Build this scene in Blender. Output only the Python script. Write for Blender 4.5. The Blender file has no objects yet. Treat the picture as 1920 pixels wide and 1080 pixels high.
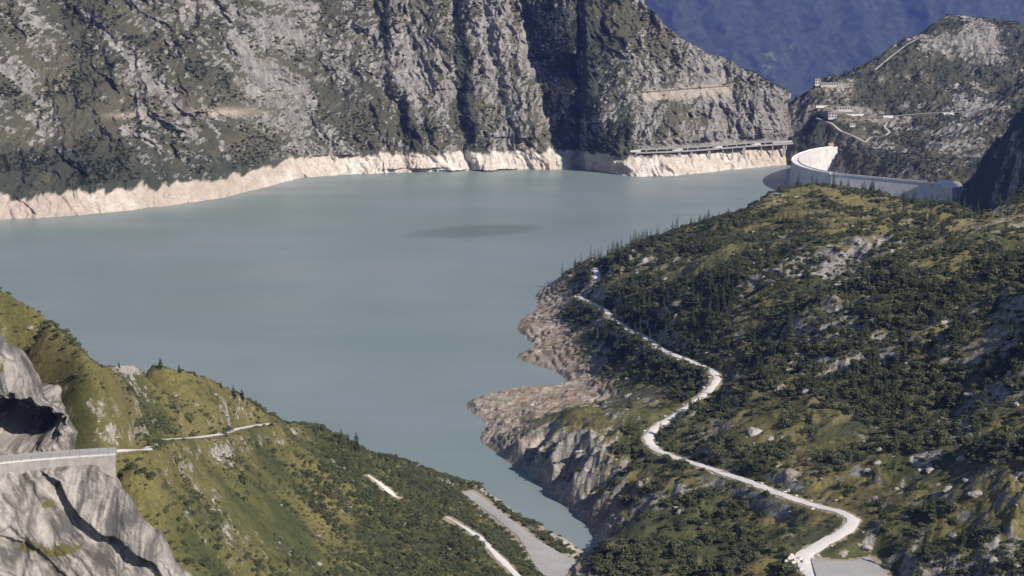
import bpy, math, random
import numpy as np
random.seed(7)
RNG = np.random.default_rng(11)
SC = bpy.context.scene
COL = SC.collection

# ------------------------------------------------------------------ camera model (metres; the eye is 300 m above the lake)
H = 300.0
F = 3045.0
TH = math.radians(11.01)
CT, ST = math.cos(TH), math.sin(TH)

def ray(px, py):
    X = (np.asarray(px, float) - 960) / F
    U = (540 - np.asarray(py, float)) / F
    return X, CT + U * ST, -ST + U * CT

def at_z(px, py, z):
    rx, ry, rz = ray(px, py)
    t = (z - H) / rz
    return np.array([rx * t, ry * t, z + 0 * t])

def at_y(px, py, y):
    rx, ry, rz = ray(px, py)
    t = y / ry
    return np.array([rx * t, y + 0 * t, H + rz * t])

def project(x, y, z):
    dz = z - H
    fw = y * CT - dz * ST
    up = y * ST + dz * CT
    return 960 + F * x / fw, 540 - F * up / fw

# ------------------------------------------------------------------ noise
_perm = RNG.permutation(256)
_perm = np.concatenate([_perm, _perm])
_ga = RNG.random(256) * 2 * np.pi
_gx, _gy = np.cos(_ga), np.sin(_ga)

def gnoise(x, y, seed=0):
    x = np.asarray(x, float) + seed * 37.31
    y = np.asarray(y, float) + seed * 91.17
    xi = np.floor(x).astype(int); yi = np.floor(y).astype(int)
    xf = x - xi; yf = y - yi
    xi &= 255; yi &= 255
    u = xf * xf * xf * (xf * (xf * 6 - 15) + 10)
    v = yf * yf * yf * (yf * (yf * 6 - 15) + 10)
    def g(ix, iy, fx, fy):
        h = _perm[_perm[ix & 255] + (iy & 255)]
        return _gx[h] * fx + _gy[h] * fy
    a = g(xi, yi, xf, yf); b = g(xi + 1, yi, xf - 1, yf)
    c = g(xi, yi + 1, xf, yf - 1); d = g(xi + 1, yi + 1, xf - 1, yf - 1)
    return ((a + (b - a) * u) * (1 - v) + (c + (d - c) * u) * v) * 1.5

def fbm(x, y, s, octv=5, seed=0, gain=0.5, lac=2.03):
    r = 0; a = 1; f = 1.0 / s
    for i in range(octv):
        r = r + a * gnoise(x * f, y * f, seed + i * 3)
        a *= gain; f *= lac
    return r

def ridged(x, y, s, octv=5, seed=0, gain=0.5, lac=2.03):
    r = 0; a = 1; f = 1.0 / s
    for i in range(octv):
        n = 1 - np.abs(gnoise(x * f, y * f, seed + i * 3)) * 2
        r = r + a * n
        a *= gain; f *= lac
    return r

def sstep(a, b, x):
    t = np.clip((np.asarray(x, float) - a) / (b - a), 0, 1)
    return t * t * (3 - 2 * t)

def blob(px, py, cx, cy, rx, ry):
    return np.exp(-(((px - cx) / rx) ** 2 + ((py - cy) / ry) ** 2))

# ------------------------------------------------------------------ objects
def tag(o, label=None, cat=None, group=None, kind=None):
    if label: o['label'] = label
    if cat: o['category'] = cat
    if group: o['group'] = group
    if kind: o['kind'] = kind
    return o

def link(name, me, mat=None, parent=None, loc=None):
    o = bpy.data.objects.new(name, me)
    COL.objects.link(o)
    if mat is not None:
        for m in (mat if isinstance(mat, (list, tuple)) else [mat]):
            me.materials.append(m)
    if parent is not None: o.parent = parent
    if loc is not None: o.location = loc
    return o

def empty(name, loc=(0, 0, 0), rz=0.0):
    o = bpy.data.objects.new(name, None)
    COL.objects.link(o)
    o.location = loc
    o.rotation_euler = (0, 0, rz)
    o.empty_display_size = 0.5
    return o

def mesh_np(name, verts, faces, smooth=True, attrs=None):
    """faces: (n,k) int array"""
    verts = np.asarray(verts, np.float32); faces = np.asarray(faces, np.int32)
    me = bpy.data.meshes.new(name)
    n, k = faces.shape
    me.vertices.add(len(verts)); me.vertices.foreach_set('co', verts.ravel())
    me.loops.add(n * k); me.loops.foreach_set('vertex_index', faces.ravel())
    me.polygons.add(n)
    me.polygons.foreach_set('loop_start', np.arange(0, n * k, k, dtype=np.int32))
    me.polygons.foreach_set('loop_total', np.full(n, k, np.int32))
    me.polygons.foreach_set('use_smooth', np.full(n, smooth, bool))
    if attrs:
        for key, val in attrs.items():
            a = me.attributes.new(key, 'FLOAT', 'POINT')
            a.data.foreach_set('value', np.asarray(val, np.float32).ravel())
    me.update(calc_edges=True)
    return me

def grid_faces(nr, nc):
    i = np.arange(nr - 1)[:, None] * nc + np.arange(nc - 1)[None, :]
    return np.stack([i, i + 1, i + nc + 1, i + nc], -1).reshape(-1, 4)

class MB:
    """collects simple shapes into one mesh"""
    def __init__(s): s.v = []; s.f = []
    def add(s, vs, fs):
        o = len(s.v); s.v += [tuple(map(float, v)) for v in vs]; s.f += [tuple(i + o for i in f) for f in fs]
    def box(s, c, size, rz=0.0, taper=1.0):
        cx, cy, cz = c; a, b, h = size[0] / 2, size[1] / 2, size[2] / 2
        co, si = math.cos(rz), math.sin(rz); vs = []
        for z, k in ((-h, 1), (h, taper)):
            for x, y in ((-a, -b), (a, -b), (a, b), (-a, b)):
                x *= k; y *= k
                vs.append((cx + x * co - y * si, cy + x * si + y * co, cz + z))
        s.add(vs, [(3, 2, 1, 0), (4, 5, 6, 7), (0, 1, 5, 4), (1, 2, 6, 5), (2, 3, 7, 6), (3, 0, 4, 7)])
    def tube(s, p0, p1, r0, r1, n=8):
        p0 = np.array(p0, float); p1 = np.array(p1, float); d = p1 - p0; d /= np.linalg.norm(d)
        a = np.cross(d, (0.3, 0.9, 0.1)); a /= np.linalg.norm(a); b = np.cross(d, a)
        vs = []
        for p, r in ((p0, r0), (p1, r1)):
            for i in range(n):
                t = 2 * math.pi * i / n
                vs.append(p + r * (math.cos(t) * a + math.sin(t) * b))
        fs = [(i, (i + 1) % n, n + (i + 1) % n, n + i) for i in range(n)] + [tuple(range(n - 1, -1, -1)), tuple(range(n, 2 * n))]
        s.add(vs, fs)
    def ngon_prism(s, pts, z0, z1):
        n = len(pts)
        s.add([(x, y, z0) for x, y in pts] + [(x, y, z1) for x, y in pts],
              [tuple(range(n - 1, -1, -1)), tuple(range(n, 2 * n))] + [(i, (i + 1) % n, n + (i + 1) % n, n + i) for i in range(n)])
    def mesh(s, name, smooth=False):
        me = bpy.data.meshes.new(name); me.from_pydata(s.v, [], s.f)
        import bmesh
        bm = bmesh.new(); bm.from_mesh(me); bmesh.ops.recalc_face_normals(bm, faces=bm.faces); bm.to_mesh(me); bm.free()
        if smooth:
            me.polygons.foreach_set('use_smooth', [True] * len(me.polygons))
        return me
    def build(s, name, mat, parent=None, loc=None, smooth=False):
        return link(name, s.mesh(name, smooth), mat, parent, loc)

# ------------------------------------------------------------------ materials
class NT:
    def __init__(s, name):
        s.m = bpy.data.materials.new(name); s.m.use_nodes = True
        s.t = s.m.node_tree; s.t.nodes.clear()
        s.out = s.t.nodes.new('ShaderNodeOutputMaterial')
        s.b = s.t.nodes.new('ShaderNodeBsdfPrincipled')
        s.t.links.new(s.b.outputs[0], s.out.inputs[0])
        s.b.inputs['Roughness'].default_value = 0.9
        s.b.inputs['Specular IOR Level'].default_value = 0.2
    def n(s, typ, **kw):
        nd = s.t.nodes.new(typ)
        for k, v in kw.items(): setattr(nd, k, v)
        return nd
    def l(s, a, b): s.t.links.new(a, b)
    def setv(s, sock, v):
        if hasattr(v, 'is_linked') or isinstance(v, bpy.types.NodeSocket): s.l(v, sock)
        elif isinstance(v, (tuple, list)): sock.default_value = (*v, 1) if len(v) == 3 and sock.type == 'RGBA' else v
        else: sock.default_value = v
    def coord(s, scale=(1, 1, 1), rot=(0, 0, 0)):
        tc = s.n('ShaderNodeTexCoord'); mp = s.n('ShaderNodeMapping')
        mp.inputs['Scale'].default_value = scale; mp.inputs['Rotation'].default_value = rot
        s.l(tc.outputs['Object'], mp.inputs['Vector']); return mp.outputs[0]
    def noise(s, vec, scale, detail=4, rough=0.6, dist=0.0):
        nd = s.n('ShaderNodeTexNoise'); s.l(vec, nd.inputs['Vector'])
        nd.inputs['Scale'].default_value = scale; nd.inputs['Detail'].default_value = detail
        nd.inputs['Roughness'].default_value = rough; nd.inputs['Distortion'].default_value = dist
        return nd.outputs['Fac']
    def rng(s, fac, a, b, c=0.0, d=1.0):
        nd = s.n('ShaderNodeMapRange'); nd.interpolation_type = 'SMOOTHSTEP'
        s.setv(nd.inputs[0], fac)
        nd.inputs[1].default_value = a; nd.inputs[2].default_value = b; nd.inputs[3].default_value = c; nd.inputs[4].default_value = d
        return nd.outputs[0]
    def mix(s, fac, a, b, mode='MIX'):
        nd = s.n('ShaderNodeMix', data_type='RGBA', blend_type=mode)
        s.setv(nd.inputs[0], fac); s.setv(nd.inputs[6], a); s.setv(nd.inputs[7], b); return nd.outputs[2]
    def math(s, op, a, b=0.0):
        nd = s.n('ShaderNodeMath', operation=op); s.setv(nd.inputs[0], a); s.setv(nd.inputs[1], b); return nd.outputs[0]
    def attr(s, name):
        nd = s.n('ShaderNodeAttribute'); nd.attribute_name = name; return nd.outputs['Fac']
    def ramp(s, fac, stops):
        nd = s.n('ShaderNodeValToRGB'); e = nd.color_ramp.elements
        e[0].position, e[0].color = stops[0][0], (*stops[0][1], 1); e[1].position, e[1].color = stops[-1][0], (*stops[-1][1], 1)
        for p, c in stops[1:-1]:
            x = e.new(p); x.color = (*c, 1)
        s.setv(nd.inputs[0], fac); return nd.outputs[0]
    def bump(s, h, strength=0.5, dist=1.0):
        nd = s.n('ShaderNodeBump'); nd.inputs['Strength'].default_value = strength; nd.inputs['Distance'].default_value = dist
        s.l(h, nd.inputs['Height']); s.l(nd.outputs[0], s.b.inputs['Normal']); return nd
    def base(s, c): s.setv(s.b.inputs['Base Color'], c); return s

def terrain_mat(name, rock_lo, rock_mid, rock_hi, grass_a, grass_b, scrub, fine=1.0, band_a=(0.56, 0.45, 0.36), band_b=(0.72, 0.66, 0.58),
                streak=None, bump_d=1.2, fleck=0.9):
    """rock / grass / scrub / bleached shore, chosen by the mesh's own masks and broken up by noise"""
    t = NT(name)
    co = t.coord()
    sv = t.coord(scale=streak[0], rot=streak[1]) if streak else co
    n_big = t.noise(co, 0.02 * fine, 4)
    n_mid = t.noise(co, 0.11 * fine, 5, 0.65)
    n_fin = t.noise(co, 0.5 * fine, 5, 0.7)
    n_str = t.noise(sv, 0.16 * fine, 6, 0.68, 0.4)
    rk = t.ramp(t.math('ADD', t.math('MULTIPLY', n_str, 0.62), t.math('MULTIPLY', n_fin, 0.38)),
                [(0.34, rock_lo), (0.5, rock_mid), (0.66, rock_hi)])
    gr = t.mix(t.rng(t.math('ADD', t.math('MULTIPLY', n_mid, 0.5), t.math('MULTIPLY', t.attr('dry'), 0.5)), 0.2, 0.75), grass_a, grass_b)
    gr = t.mix(t.rng(n_fin, 0.3, 0.75, 0.0, 0.7), gr, tuple(0.5 * c for c in grass_a))
    gr = t.mix(t.rng(t.math('ADD', t.attr('scrub'), t.math('MULTIPLY', t.math('SUBTRACT', n_mid, 0.5), 1.6)), 0.35, 0.65), gr, scrub)
    m = t.math('ADD', t.attr('rock'), t.math('MULTIPLY', t.math('SUBTRACT', n_mid, 0.5), 1.5))
    m = t.math('ADD', m, t.math('MULTIPLY', t.math('SUBTRACT', n_fin, 0.5), fleck))
    c = t.mix(t.rng(m, 0.4, 0.6), gr, rk)
    bd = t.mix(t.rng(n_big, 0.4, 0.6), band_a, band_b)
    bd = t.mix(t.attr('pink'), bd, t.mix(n_mid, (0.38, 0.29, 0.225), (0.56, 0.46, 0.38)))
    bd = t.mix(t.rng(t.noise(t.coord(scale=(0.06, 0.06, 1)), 0.7, 4), 0.45, 0.7, 0, 0.3), bd, tuple(0.55 * c for c in band_a))
    bd = t.mix(t.rng(n_str, 0.35, 0.7, 0.55, 0.0), bd, tuple(0.45 * c for c in band_a))
    bd = t.mix(t.rng(n_fin, 0.32, 0.58, 0.7, 0.0), bd, tuple(0.5 * c for c in band_a))
    c = t.mix(t.attr('band'), c, bd)
    c = t.mix(t.attr('scree'), c, t.mix(n_fin, (0.33, 0.26, 0.19), (0.47, 0.4, 0.31)))
    t.base(c)
    t.bump(t.math('ADD', t.math('MULTIPLY', n_str, 0.6), t.math('MULTIPLY', n_fin, 0.6)), 0.8, bump_d)
    return t.m

M = {}
M['cliff'] = terrain_mat('cliff_rock', (0.065, 0.061, 0.057), (0.19, 0.177, 0.16), (0.39, 0.36, 0.32),
                         (0.068, 0.065, 0.04), (0.118, 0.106, 0.068), (0.04, 0.045, 0.03), fine=0.6,
                         streak=((1.0, 1.0, 0.35), (0, 0, 0)), bump_d=2.0, fleck=0.5, band_a=(0.6, 0.51, 0.42), band_b=(0.76, 0.71, 0.64))
M['knoll'] = terrain_mat('knoll_ground', (0.07, 0.065, 0.06), (0.2, 0.185, 0.165), (0.42, 0.385, 0.345),
                         (0.075, 0.08, 0.03), (0.21, 0.172, 0.068), (0.05, 0.058, 0.03), fine=1.3,
                         band_a=(0.36, 0.275, 0.205), band_b=(0.52, 0.45, 0.375), bump_d=1.0)
M['slope'] = terrain_mat('meadow_ground', (0.1, 0.095, 0.088), (0.26, 0.24, 0.215), (0.46, 0.42, 0.38),
                         (0.06, 0.068, 0.024), (0.185, 0.156, 0.056), (0.035, 0.043, 0.02), fine=1.6, bump_d=0.5)

def slab_mat():
    t = NT('slab_rock')
    co = t.coord()
    b = t.noise(co, 1.1, 5, 0.7); g = t.noise(co, 0.5, 6, 0.75)
    tc = t.n('ShaderNodeTexCoord'); mp = t.n('ShaderNodeMapping'); mp.vector_type = 'TEXTURE'
    mp.inputs['Rotation'].default_value = (0, math.radians(135), 0); mp.inputs['Scale'].default_value = (1, 1, 11); t.l(tc.outputs['Object'], mp.inputs[0])
    fs_ = t.noise(mp.outputs[0], 0.9, 7, 0.8)
    v = t.math('ADD', t.math('MULTIPLY', t.attr('tone'), 0.42), t.math('ADD', t.math('MULTIPLY', t.attr('tone2'), 0.42), t.math('ADD', t.math('MULTIPLY', g, 0.42), t.math('MULTIPLY', t.math('SUBTRACT', fs_, 0.22), 1.2))))
    c = t.ramp(v, [(0.12, (0.1, 0.095, 0.09)), (0.36, (0.185, 0.169, 0.149)), (0.55, (0.285, 0.26, 0.228)), (0.9, (0.41, 0.375, 0.327))])
    c = t.mix(t.rng(b, 0.35, 0.6, 0.3, 0.0), c, (0.12, 0.11, 0.1))
    c = t.mix(t.math('MULTIPLY', t.attr('crack'), 0.75), c, (0.05, 0.046, 0.04))
    gr = t.mix(b, (0.05, 0.06, 0.018), (0.15, 0.125, 0.04))
    m = t.math('ADD', t.attr('green'), t.math('MULTIPLY', t.math('SUBTRACT', b, 0.5), 0.8))
    c = t.mix(t.rng(m, 0.42, 0.58), c, gr)
    t.base(c)
    t.bump(t.math('ADD', t.math('MULTIPLY', g, 0.5), t.math('MULTIPLY', fs_, 0.9)), 0.9, 0.8)
    return t.m
M['slab'] = slab_mat()

def far_mat():
    t = NT('far_forest'); co = t.coord(scale=(1, 1, 0.6))
    a = t.noise(co, 0.02, 5, 0.75); b = t.noise(co, 0.0035, 4)
    c = t.ramp(a, [(0.35, (0.012, 0.018, 0.014)), (0.6, (0.04, 0.05, 0.032)), (0.75, (0.08, 0.085, 0.05))])
    c = t.mix(t.math('MULTIPLY', t.attr('clear'), t.rng(a, 0.52, 0.66, 0, 0.6)), c, (0.22, 0.27, 0.1))
    t.base(c); return t.m
M['far'] = far_mat()

def gravel_mat(name, lo, hi, sc=1.5):
    t = NT(name); co = t.coord()
    a = t.noise(co, sc, 6, 0.75); b = t.noise(co, 0.12, 4)
    t.base(t.mix(t.rng(b, 0.35, 0.7, 0, 0.45), t.mix(t.rng(a, 0.25, 0.7), lo, hi), lo)); t.bump(a, 0.4, 0.2); return t.m
M['gravel'] = gravel_mat('pale_gravel', (0.5, 0.46, 0.42), (0.78, 0.74, 0.69))
M['grey_gravel'] = gravel_mat('grey_gravel', (0.27, 0.255, 0.24), (0.42, 0.4, 0.375))
M['far_track'] = gravel_mat('far_track', (0.33, 0.3, 0.26), (0.5, 0.455, 0.4), 0.3)

def concrete_mat(name, lo, hi, streak=0.5, sc=0.25):
    t = NT(name); co = t.coord(scale=(1, 1, 0.08)); c2 = t.coord()
    a = t.noise(co, sc * 2, 5, 0.7); b = t.noise(c2, sc * 0.4, 5)
    c = t.mix(t.rng(b, 0.3, 0.7), lo, hi)
    c = t.mix(t.rng(a, 0.45, 0.75, 0, streak), c, tuple(0.55 * x for x in lo))
    t.base(c); t.b.inputs['Roughness'].default_value = 0.85; return t.m
M['concrete'] = concrete_mat('dam_concrete', (0.5, 0.48, 0.45), (0.64, 0.615, 0.58))
M['white_concrete'] = concrete_mat('pale_concrete', (0.66, 0.63, 0.59), (0.78, 0.75, 0.7), 0.12)
M['wall_concrete'] = concrete_mat('wall_concrete', (0.25, 0.233, 0.21), (0.34, 0.318, 0.29), 0.4, 0.8)

def plain(name, c, rough=0.6, var=0.25, metal=0.0):
    t = NT(name); a = t.noise(t.coord(), 3.0, 3)
    t.base(t.mix(a, tuple(x * (1 - var) for x in c), tuple(min(1, x * (1 + var)) for x in c)))
    t.b.inputs['Roughness'].default_value = rough; t.b.inputs['Metallic'].default_value = metal; return t.m
M['plaster'] = plain('plaster', (0.47, 0.44, 0.4), 0.85, 0.1)
M['roof_grey'] = plain('roof_grey', (0.3, 0.29, 0.28), 0.7)
M['roof_orange'] = plain('roof_orange', (0.42, 0.2, 0.1), 0.7)
M['dark_glass'] = plain('dark_glass', (0.03, 0.035, 0.04), 0.15)
M['dark_opening'] = plain('dark_opening', (0.02, 0.02, 0.02), 0.9)  # near-black colour standing in for shade inside the portal
M['car_paint'] = plain('car_paint', (0.03, 0.032, 0.036), 0.3, 0.1)
M['tyre'] = plain('tyre', (0.02, 0.02, 0.02), 0.9)
M['steel'] = plain('steel', (0.3, 0.3, 0.3), 0.5, 0.15, 0.6)

def stone_mat(name, lo, hi):
    t = NT(name); co = t.coord()
    a = t.noise(co, 0.8, 6, 0.7)
    r = t.n('ShaderNodeObjectInfo').outputs['Random']
    c = t.mix(t.rng(a, 0.3, 0.7), lo, hi); c = t.mix(t.math('MULTIPLY', r, 0.35), c, tuple(0.5 * x for x in lo))
    t.base(c); t.bump(a, 0.5, 0.3); return t.m
M['stone'] = stone_mat('boulder_stone', (0.2, 0.185, 0.165), (0.45, 0.415, 0.37))
M['white_stone'] = stone_mat('pale_stone', (0.5, 0.46, 0.41), (0.72, 0.68, 0.62))

def leaf_mat(name, a, b, dry=None):
    t = NT(name); co = t.coord()
    n = t.noise(co, 0.9, 3); r = t.n('ShaderNodeObjectInfo').outputs['Random']
    c = t.mix(t.math('ADD', t.math('MULTIPLY', r, 0.65), t.math('MULTIPLY', n, 0.4)), a, b)
    if dry: c = t.mix(t.rng(r, 0.8, 1.0, 0, 0.8), c, dry)
    t.base(c); t.b.inputs['Roughness'].default_value = 0.7
    t.b.inputs['Specular IOR Level'].default_value = 0.15
    tr = t.n('ShaderNodeBsdfTranslucent'); t.l(c, tr.inputs[0])
    mx = t.n('ShaderNodeMixShader'); mx.inputs[0].default_value = 0.22
    t.l(t.b.outputs[0], mx.inputs[1]); t.l(tr.outputs[0], mx.inputs[2]); t.l(mx.outputs[0], t.out.inputs[0])
    return t.m
M['needles'] = leaf_mat('spruce_needles', (0.034, 0.048, 0.027), (0.1, 0.115, 0.052))
M['leaves'] = leaf_mat('alder_leaves', (0.046, 0.058, 0.033), (0.135, 0.145, 0.068), (0.165, 0.155, 0.08))
M['far_leaves'] = leaf_mat('far_leaves', (0.024, 0.032, 0.02), (0.055, 0.062, 0.032))
M['bark'] = plain('bark', (0.08, 0.062, 0.048), 0.9)

# ------------------------------------------------------------------ radial-basis height fields
class Field:
    def __init__(s, pts, c=25.0, lam=0.0):
        p = np.array(pts, float); s.p = p[:, :2]; s.c = c
        d = np.sqrt(((s.p[:, None] - s.p[None]) ** 2).sum(-1) + c * c)
        n = len(p); A = np.zeros((n + 3, n + 3)); A[:n, :n] = d - lam * np.eye(n)
        A[:n, n] = 1; A[:n, n + 1:] = s.p / 500; A[n, :n] = 1; A[n + 1:, :n] = s.p.T / 500
        s.w = np.linalg.solve(A, np.concatenate([p[:, 2], np.zeros(3)]))
    def __call__(s, x, y):
        x = np.asarray(x, float); sh = x.shape; x = x.ravel(); y = np.asarray(y, float).ravel(); out = np.empty(len(x)); n = len(s.p)
        for i in range(0, len(x), 60000):
            a, b = x[i:i + 60000], y[i:i + 60000]
            d = np.sqrt((a[:, None] - s.p[:, 0]) ** 2 + (b[:, None] - s.p[:, 1]) ** 2 + s.c ** 2)
            out[i:i + 60000] = d @ s.w[:n] + s.w[n] + (a * s.w[n + 1] + b * s.w[n + 2]) / 500
        return out.reshape(sh)

def cz(*rows): return [at_z(px, py, z) for px, py, z in rows]
def cy(*rows): return [at_y(px, py, y) for px, py, y in rows]

def march(fn, px, py, y0, y1, step=1.5):
    """first point where the sight line through (px,py) meets the height field"""
    rx, ry, rz = ray(px, py)
    y = np.arange(y0, y1, step); t = y / ry
    z = fn(rx * t, y); zr = H + rz * t
    k = np.nonzero(zr < z)[0]
    k = k[0] if len(k) else int(np.argmin(zr - z))
    return np.array([rx * t[k], y[k], z[k]])

class Terrain:
    """a height field on a fan-shaped grid (bearing a = x/y, distance y)"""
    def __init__(s, field, a0, a1, na, y0, y1, ny, power=1.0):
        s.field = field
        s.a = np.linspace(a0, a1, na); s.y = y0 + (y1 - y0) * np.linspace(0, 1, ny) ** power
        s.y0, s.y1, s.pw, s.na, s.ny = y0, y1, power, na, ny
        s.Y, s.A = np.meshgrid(s.y, s.a, indexing='ij'); s.X = s.A * s.Y
        s.Zb = field(s.X, s.Y); s.Z = s.Zb.copy()
        s.flat = np.full(s.Z.shape, 1e9); s.rz = np.zeros(s.Z.shape)
    def idx(s, x, y):
        a = x / y
        c = (a - s.a[0]) / (s.a[-1] - s.a[0]) * (s.na - 1)
        r = (np.clip((y - s.y0) / (s.y1 - s.y0), 0, 1) ** (1 / s.pw)) * (s.ny - 1)
        return r, c
    def lerp(s, G, x, y):
        r, c = s.idx(np.asarray(x, float), np.asarray(y, float))
        r = np.clip(r, 0, s.ny - 1.001); c = np.clip(c, 0, s.na - 1.001)
        i = r.astype(int); j = c.astype(int); u = r - i; v = c - j
        return (G[i, j] * (1 - u) + G[i + 1, j] * u) * (1 - v) + (G[i, j + 1] * (1 - u) + G[i + 1, j + 1] * u) * v
    def z(s, x, y): return s.lerp(s.Z, x, y)
    def near(s, path, R):
        """distance of every grid vertex to the path (within R) and the path's height there"""
        for x, y, z in path:
            r0, c0 = s.idx(x, max(y - R, s.y0)); r1, _ = s.idx(x, y + R)
            da = R / y; ca = s.idx((x / y - da) * y, y)[1]; cb = s.idx((x / y + da) * y, y)[1]
            i0, i1, j0, j1 = max(0, int(r0)), min(s.ny, int(r1) + 2), max(0, int(ca)), min(s.na, int(cb) + 2)
            if i0 >= i1 or j0 >= j1: continue
            d = np.hypot(s.X[i0:i1, j0:j1] - x, s.Y[i0:i1, j0:j1] - y)
            m = d < s.flat[i0:i1, j0:j1]
            s.flat[i0:i1, j0:j1][m] = d[m]; s.rz[i0:i1, j0:j1][m] = z
    def mesh(s, name, attrs):
        v = np.stack([s.X, s.Y, s.Z], -1).reshape(-1, 3)
        return mesh_np(name, v, grid_faces(s.ny, s.na)[:, ::1], True, attrs)

def fit_skyline(T, sil, near_y, width=60.0, seed=0, amp=2.0):
    """lift or cut the crest of a fan grid so that its outline follows the surveyed one"""
    px, py = project(T.X, T.Y, T.Z)
    rows = np.argmin(np.where((T.Y > near_y[0]) & (T.Y < near_y[1]), py, 1e9), axis=0); cols = np.arange(T.na)
    cpx = px[rows, cols]; want = np.interp(cpx, [q[0] for q in sil], [q[1] for q in sil]) + amp * fbm(cpx, cpx * 0 + seed, 14, 4, seed)
    use = (cpx > sil[0][0]) & (cpx < sil[-1][0])
    d = np.where(use, (py[rows, cols] - want) * T.Y[rows, cols] / F, 0); k_ = np.hanning(63)[1:-1]; k_ /= k_.sum()
    d = np.convolve(np.pad(np.maximum(d, 0), 30, mode='edge'), k_, 'valid')
    T.Z += d * np.exp(-((T.Y - T.Y[rows, cols]) / width) ** 2)
    lim = np.where(use, want, -1e4)
    rz = -ST + (540 - lim) / F * CT; ry = CT + (540 - lim) / F * ST
    cap = H + rz / ry * T.Y
    T.Z = np.where((T.Y > near_y[0]) & (T.Z > cap), cap - 0.15 * (T.Z - cap), T.Z)

def smooth_path(P, step=1.6, it=6):
    P = np.array(P, float)
    d = np.concatenate([[0], np.cumsum(np.linalg.norm(np.diff(P, axis=0), axis=1))])
    n = max(4, int(d[-1] / step)); t = np.linspace(0, d[-1], n)
    Q = np.stack([np.interp(t, d, P[:, k]) for k in range(3)], -1)
    for _ in range(it):
        Q[1:-1] = (Q[:-2] + 2 * Q[1:-1] + Q[2:]) / 4
    return Q

def ribbon(name, path, width, mat, lift=0.15, rag=0.5, seed=0, skirt=0.0):
    """road surface: 5 vertices across, ragged edges, slight crown"""
    P = np.asarray(path); T = np.gradient(P[:, :2], axis=0); T /= np.linalg.norm(T, axis=1)[:, None] + 1e-9
    Nn = np.stack([-T[:, 1], T[:, 0]], -1)
    w = width(np.linspace(0, 1, len(P))) if callable(width) else np.full(len(P), width)
    s = np.arange(len(P)) * 1.6
    vs = []
    for k, u in enumerate((-1, -0.5, 0, 0.5, 1)):
        ww = w / 2 * u
        if abs(u) == 1: ww = ww + u * rag * fbm(s, s * 0 + k * 13 + seed, 6.0, 3, seed)
        z = P[:, 2] + lift - (0.25 if abs(u) == 1 else 0.0)
        vs.append(np.column_stack([P[:, 0] + Nn[:, 0] * ww, P[:, 1] + Nn[:, 1] * ww, z]))
    V = np.stack(vs, 1).reshape(-1, 3)
    me = mesh_np(name, V, grid_faces(len(P), 5)[:, ::-1], True)
    return link(name, me, mat)

# ================================================================== FAR CLIFFS (a steep wall described as distance over width and height)
_sh = [(-700, 480), (-350, 450), (-100, 424), (0, 412), (150, 404), (320, 385), (420, 370), (520, 345), (570, 332), (700, 325), (850, 320), (1000, 316.5),
       (1068, 315), (1084, 311), (1100, 316), (1250, 318), (1400, 314), (1475, 309)]
_shw = np.array([at_z(a, b, 0)[:2] for a, b in _sh])
_x_end = _shw[-1, 0]
_shw = np.vstack([_shw, [[_x_end + 8, 2592], [_x_end + 20, 2625], [_x_end + 30, 2680], [_x_end + 36, 2780], [_x_end + 42, 3000], [_x_end + 60, 3300]]])
def shore(x): return np.interp(x, _shw[:, 0], _shw[:, 1])
def cot(x): return np.interp(x, [-900, -627, -318, -150, 91, 250, 443, 500], [1.7, 1.5, 1.0, 0.78, 0.66, 0.7, 0.6, 0.5])
def cliff_y(x, z): return shore(x) + np.asarray(z, float) * cot(x)
def on_cliff(px, py):
    rx, ry, rz = ray(px, py)
    lo, hi = 1500.0, 4500.0
    for _ in range(50):
        m = (lo + hi) / 2; t = m / ry
        if m < cliff_y(rx * t, max(H + rz * t, 0)): lo = m
        else: hi = m
    t = hi / ry
    return np.array([rx * t, hi, H + rz * t])
_ridge_px = [(1100, -90), (1150, -45), (1200, -4), (1215, 20), (1250, 50), (1300, 85), (1350, 105), (1400, 130), (1440, 150), (1465, 166), (1485, 186), (1493, 200)]
_rw = np.array([on_cliff(a, b) for a, b in _ridge_px])
def cliff_top(x):
    return np.interp(x, np.concatenate([[-900, -100], _rw[:, 0], [_rw[-1, 0] + 8, _rw[-1, 0] + 40]]),
                     np.concatenate([[470, 470], _rw[:, 2], [_rw[-1, 2] - 14, 20]]))
NCX, NCZ, NCB = 1250, 400, 40
cx_ = np.concatenate([np.linspace(-880, _x_end - 3, NCX - 110), np.linspace(_x_end - 2.4, _x_end + 60, 110)])
tz_ = np.concatenate([np.linspace(0, 1, NCZ) ** 1.12, 1 + np.linspace(0.02, 1, NCB)])
CX, CTt = np.meshgrid(cx_, tz_)
ztop = cliff_top(CX) + (5 * fbm(CX, CX * 0, 38, 4, 15) - 1) * sstep(150, 230, CX) * (1 - sstep(_x_end + 25, _x_end + 45, CX))
CZ = np.where(CTt <= 1, -25 + CTt * (ztop + 25), ztop - (CTt - 1) ** 1.5 * 120)
zc = np.minimum(np.maximum(CZ, 0), ztop)
CPX, CPY = project(CX, cliff_y(CX, zc), CZ)
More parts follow.
